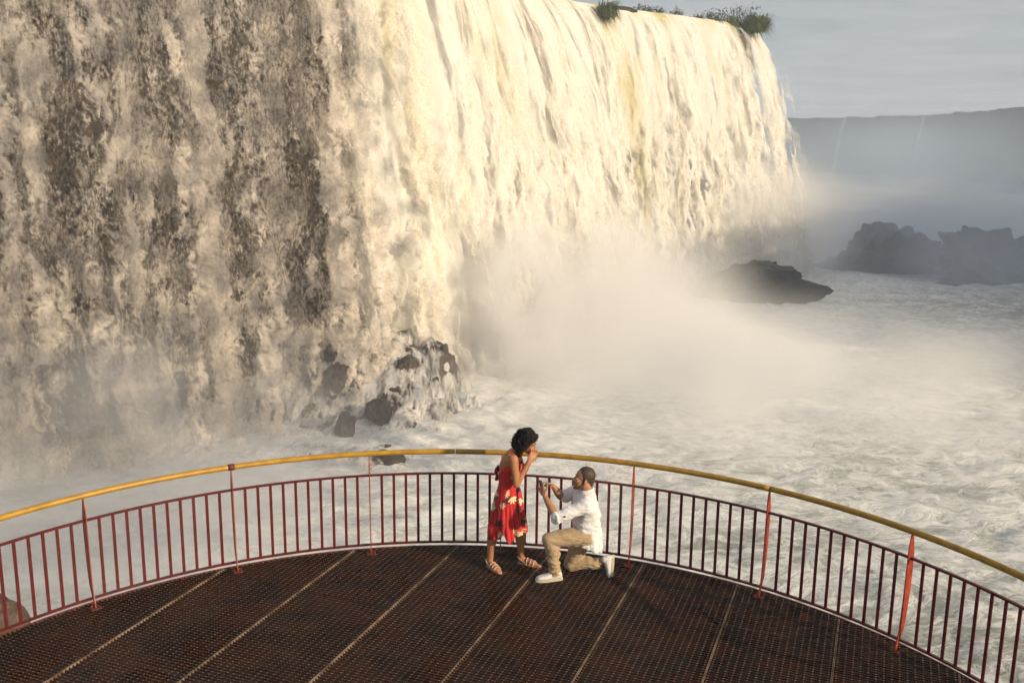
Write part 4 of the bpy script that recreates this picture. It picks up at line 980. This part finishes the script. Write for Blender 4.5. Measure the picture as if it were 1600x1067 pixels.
    q = MB(); q.tube([V3(0.772, yc, 0.925)+0.068*math.cos(t)*f+0.066*math.sin(t)*sd+ZZ*(-0.012*math.cos(t)) for t in np.linspace(0.35, 2*math.pi-0.35, 30)], 0.012, 8)
    link('collar', shift(q.mesh('collar'), base), M['shirt'], sh_o, True)
    q = MB(); tb = elL*0.72+shL*0.28; q.box(tb+V3(-0.005, -0.068, 0.0), (0.010, 0, 0.004), (0, 0.002, 0), (-0.003, 0, 0.007)); link('sleeve_button', shift(q.mesh('sleeve_button'), base), M['dark'], sh_o)
    for en, ax in ((elL, unit(elL-shL)), (shR+(elR-shR)*0.80, unit(elR-shR))):
        a = unit(np.cross(ax, ZZ)); c_ = np.cross(ax, a); q = MB()
        q.tube([en+0.056*(math.cos(t)*a+math.sin(t)*c_)+ax*0.006*math.sin(3*t) for t in np.linspace(0, 2*math.pi, 28)], 0.016, 8); link('rolled_cuff', shift(q.mesh('rolled_cuff'), base), M['shirt'], sh_o, True)
    # trousers
    t = Body()
    t.loft([ring(0.790, 0.33, 0.112, 0.150), ring(0.786, 0.40, 0.122, 0.156), ring(0.782, 0.47, 0.116, 0.150), ring(0.780, 0.54, 0.105, 0.138)])
    t.limb([hipL, hipL*0.5+knL*0.5+V3(0, 0, 0.008), knL], [0.108, 0.092, 0.074]); t.limb([knL, knL*0.6+anL*0.4+V3(0.018, 0, 0), knL*0.2+anL*0.8, anL+V3(0, 0, 0.015)], [0.072, 0.068, 0.056, 0.052])
    t.limb([hipR, hipR*0.5+knR*0.5, knR+V3(0, 0, 0.004)], [0.108, 0.094, 0.076]); t.limb([knR, knR*0.6+anR*0.4+V3(0, 0, 0.012), knR*0.12+anR*0.88], [0.074, 0.070, 0.054])
    me = remesh(t, 'trousers', 0.0075, 4)
    def near(V): return 0.5+1.2*np.exp(-(np.linalg.norm(V-(anL+V3(0, 0, 0.07)), axis=1)/0.13)**2)+1.0*np.exp(-(np.linalg.norm(V-anR, axis=1)/0.15)**2)+0.8*np.exp(-(np.linalg.norm(V-V3(0.72, 9.3, 0.42), axis=1)/0.14)**2)
    wrinkle(me, 0.030, 9, 2.0, (0.7, 0.8, 1.9), near, False); wrinkle(me, 0.020, 17, 6.0, (0.6, 0.8, 2.2), near, False)
    link('trousers', shift(me, base), M['chino'], root)
    # shoes
    def shoe(heel, d, up, Lf=0.275):
        d = unit(d); up = unit(up-np.dot(up, d)*d); w = np.cross(up, d); P = lambda a, c_, z_: heel+d*a*Lf+w*c_+up*z_
        s_ = Body()
        s_.loft([(P(a, 0, hz*0.5+0.018), wd, hz*0.5, w, up) for a, wd, hz in ((0.02, 0.026, 0.055), (0.06, 0.034, 0.080), (0.2, 0.037, 0.090), (0.36, 0.038, 0.082), (0.5, 0.041, 0.066), (0.66, 0.046, 0.054), (0.8, 0.045, 0.046), (0.92, 0.036, 0.038), (0.99, 0.016, 0.024))])
        s_.limb([P(0.2, 0, 0.075), P(0.22, 0, 0.098)], [0.040, 0.038])
        me = remesh(s_, 'shoe', 0.005, 3); o = link('shoe', shift(me, base), M['shoe'], root)
        q = MB(); n = 36; out_ = []
        for k in range(n):
            th_ = 2*math.pi*k/n; a = 0.5-0.525*math.cos(th_); wd = 0.037+0.013*float(sstep(0.3, 0.75, np.array(a)))-0.004; out_.append((a, wd*(1 if abs(math.sin(th_)) > 0.999 else 1)*math.copysign(abs(math.sin(th_))**0.7, math.sin(th_))))
        q.add([P(a, c_, 0.001) for a, c_ in out_]+[P(a, c_*1.03, 0.026) for a, c_ in out_], [tuple(range(n-1, -1, -1)), tuple(range(n, 2*n))]+[(k, (k+1) % n, n+(k+1) % n, n+k) for k in range(n)])
        link('sole', shift(q.mesh('sole'), base), M['sole'], o)
        for a in (0.38, 0.46, 0.54):
            q = MB(); hz = float(np.interp(a, (0.36, 0.5, 0.66), (0.100, 0.084, 0.072))); q.tube([P(a, -0.022, hz-0.006), P(a, 0, hz+0.003), P(a, 0.022, hz-0.006)], 0.0035, 6); link('lace', shift(q.mesh('lace'), base), M['shirt'], o, True)
    shoe(V3(0.540, 9.240, 0.0), V3(-0.26, -0.05, 0), ZZ)
    shoe(V3(1.085, 9.405, 0.200), V3(-0.07, -0.18, -0.80), V3(-0.95, 0.0, 0.12), 0.245)
    # ring box, held
    rb = empty('ring_box', tuple(bx)); tag(rb, 'small dark open ring box held up between the kneeling person\'s hands', 'box')
    ax = unit(V3(0.55, -0.75, 0.1)); up = unit(V3(0.1, 0.15, 1)); up = unit(up-np.dot(up, ax)*ax); sx_ = np.cross(up, ax)
    q = MB(); q.box((0, 0, 0), ax*0.022, sx_*0.022, up*0.011); q.build('base', M['box'], rb)
    q = MB(); q.box(-sx_*0.028+up*0.030, ax*0.022, unit(up-sx_*0.35)*0.021, unit(sx_+up*0.35)*0.006); q.build('lid', M['box'], rb)
    q = MB(); q.box(up*0.0125, ax*0.018, sx_*0.018, up*0.0016); q.build('cushion', M['shirt'], rb)
    q = MB(); q.tube([up*0.019+0.008*(math.cos(t_)*ax+math.sin(t_)*up) for t_ in np.linspace(0, 2*math.pi, 18)], 0.0014, 6); q.build('ring', M['silver'], rb, True)
build_man()

# ------------------------------------------------------------------ mist and haze
def mist(loc, size, mat, rz=0.0):
    bm = bmesh.new(); bmesh.ops.create_icosphere(bm, subdivisions=3, radius=1.0)
    me = bpy.data.meshes.new('mist'); bm.to_mesh(me); bm.free()
    o = link('mist', me, mat); o.location = loc; o.scale = size; o.rotation_euler = (0, 0, rz)
    return tag(o, kind='stuff')
mist((5.0, 60, -8.0), (14, 31, 12.0), mat_mist('mist_at_fall_foot', 0.55, 0.32, 0.68, 0.17, fall=1.7), -0.3)
mist((22, 88, -5.5), (16, 8.5, 11.5), mat_mist('mist_at_right_foot', 0.95, 0.26, 0.72, 0.12, fall=1.2), 0.5)
mist((13, 50, -9.2), (30, 25, 6.8), mat_mist('mist_over_river', 0.9, 0.32, 0.72, 0.13, fall=1.8), 0.2)
mist((-15, 33.0, -7.4), (13, 7.5, 7.0), mat_mist('mist_at_veil_foot', 0.36, 0.33, 0.68, 0.22), 0.5)
mist((-12, 26.5, -8.2), (12, 9.0, 4.6), mat_mist('mist_below_deck', 0.38, 0.28, 0.66, 0.2), 0.4)
mist((-0.6, 50.0, -5.2), (5.4, 7.0, 8.2), mat_mist('splash_plume', 1.5, 0.44, 0.60, 0.38, fall=1.3), -0.25)
mist((52, 100, -7), (40, 32, 10), mat_mist('mist_around_rocks', 0.26, 0.32, 0.68, 0.06, col=(0.86, 0.92, 1.0)))
mist((150, 330, -4), (150, 150, 26), mat_mist('mist_in_far_canyon', 0.016, 0.25, 0.75, 0.012, col=(0.74, 0.85, 1.0)))
m, n, l, out = newmat('even_haze'); v = n.new('ShaderNodeVolumePrincipled')
v.inputs['Color'].default_value = (0.72, 0.84, 1.0, 1); v.inputs['Density'].default_value = 0.0011; v.inputs['Anisotropy'].default_value = 0.0
l.new(v.outputs[0], out.inputs['Volume'])
mb = MB(); mb.box((100, 280, 12), (780, 0, 0), (0, 560, 0), (0, 0, 34)); tag(mb.build('haze', m), kind='stuff')
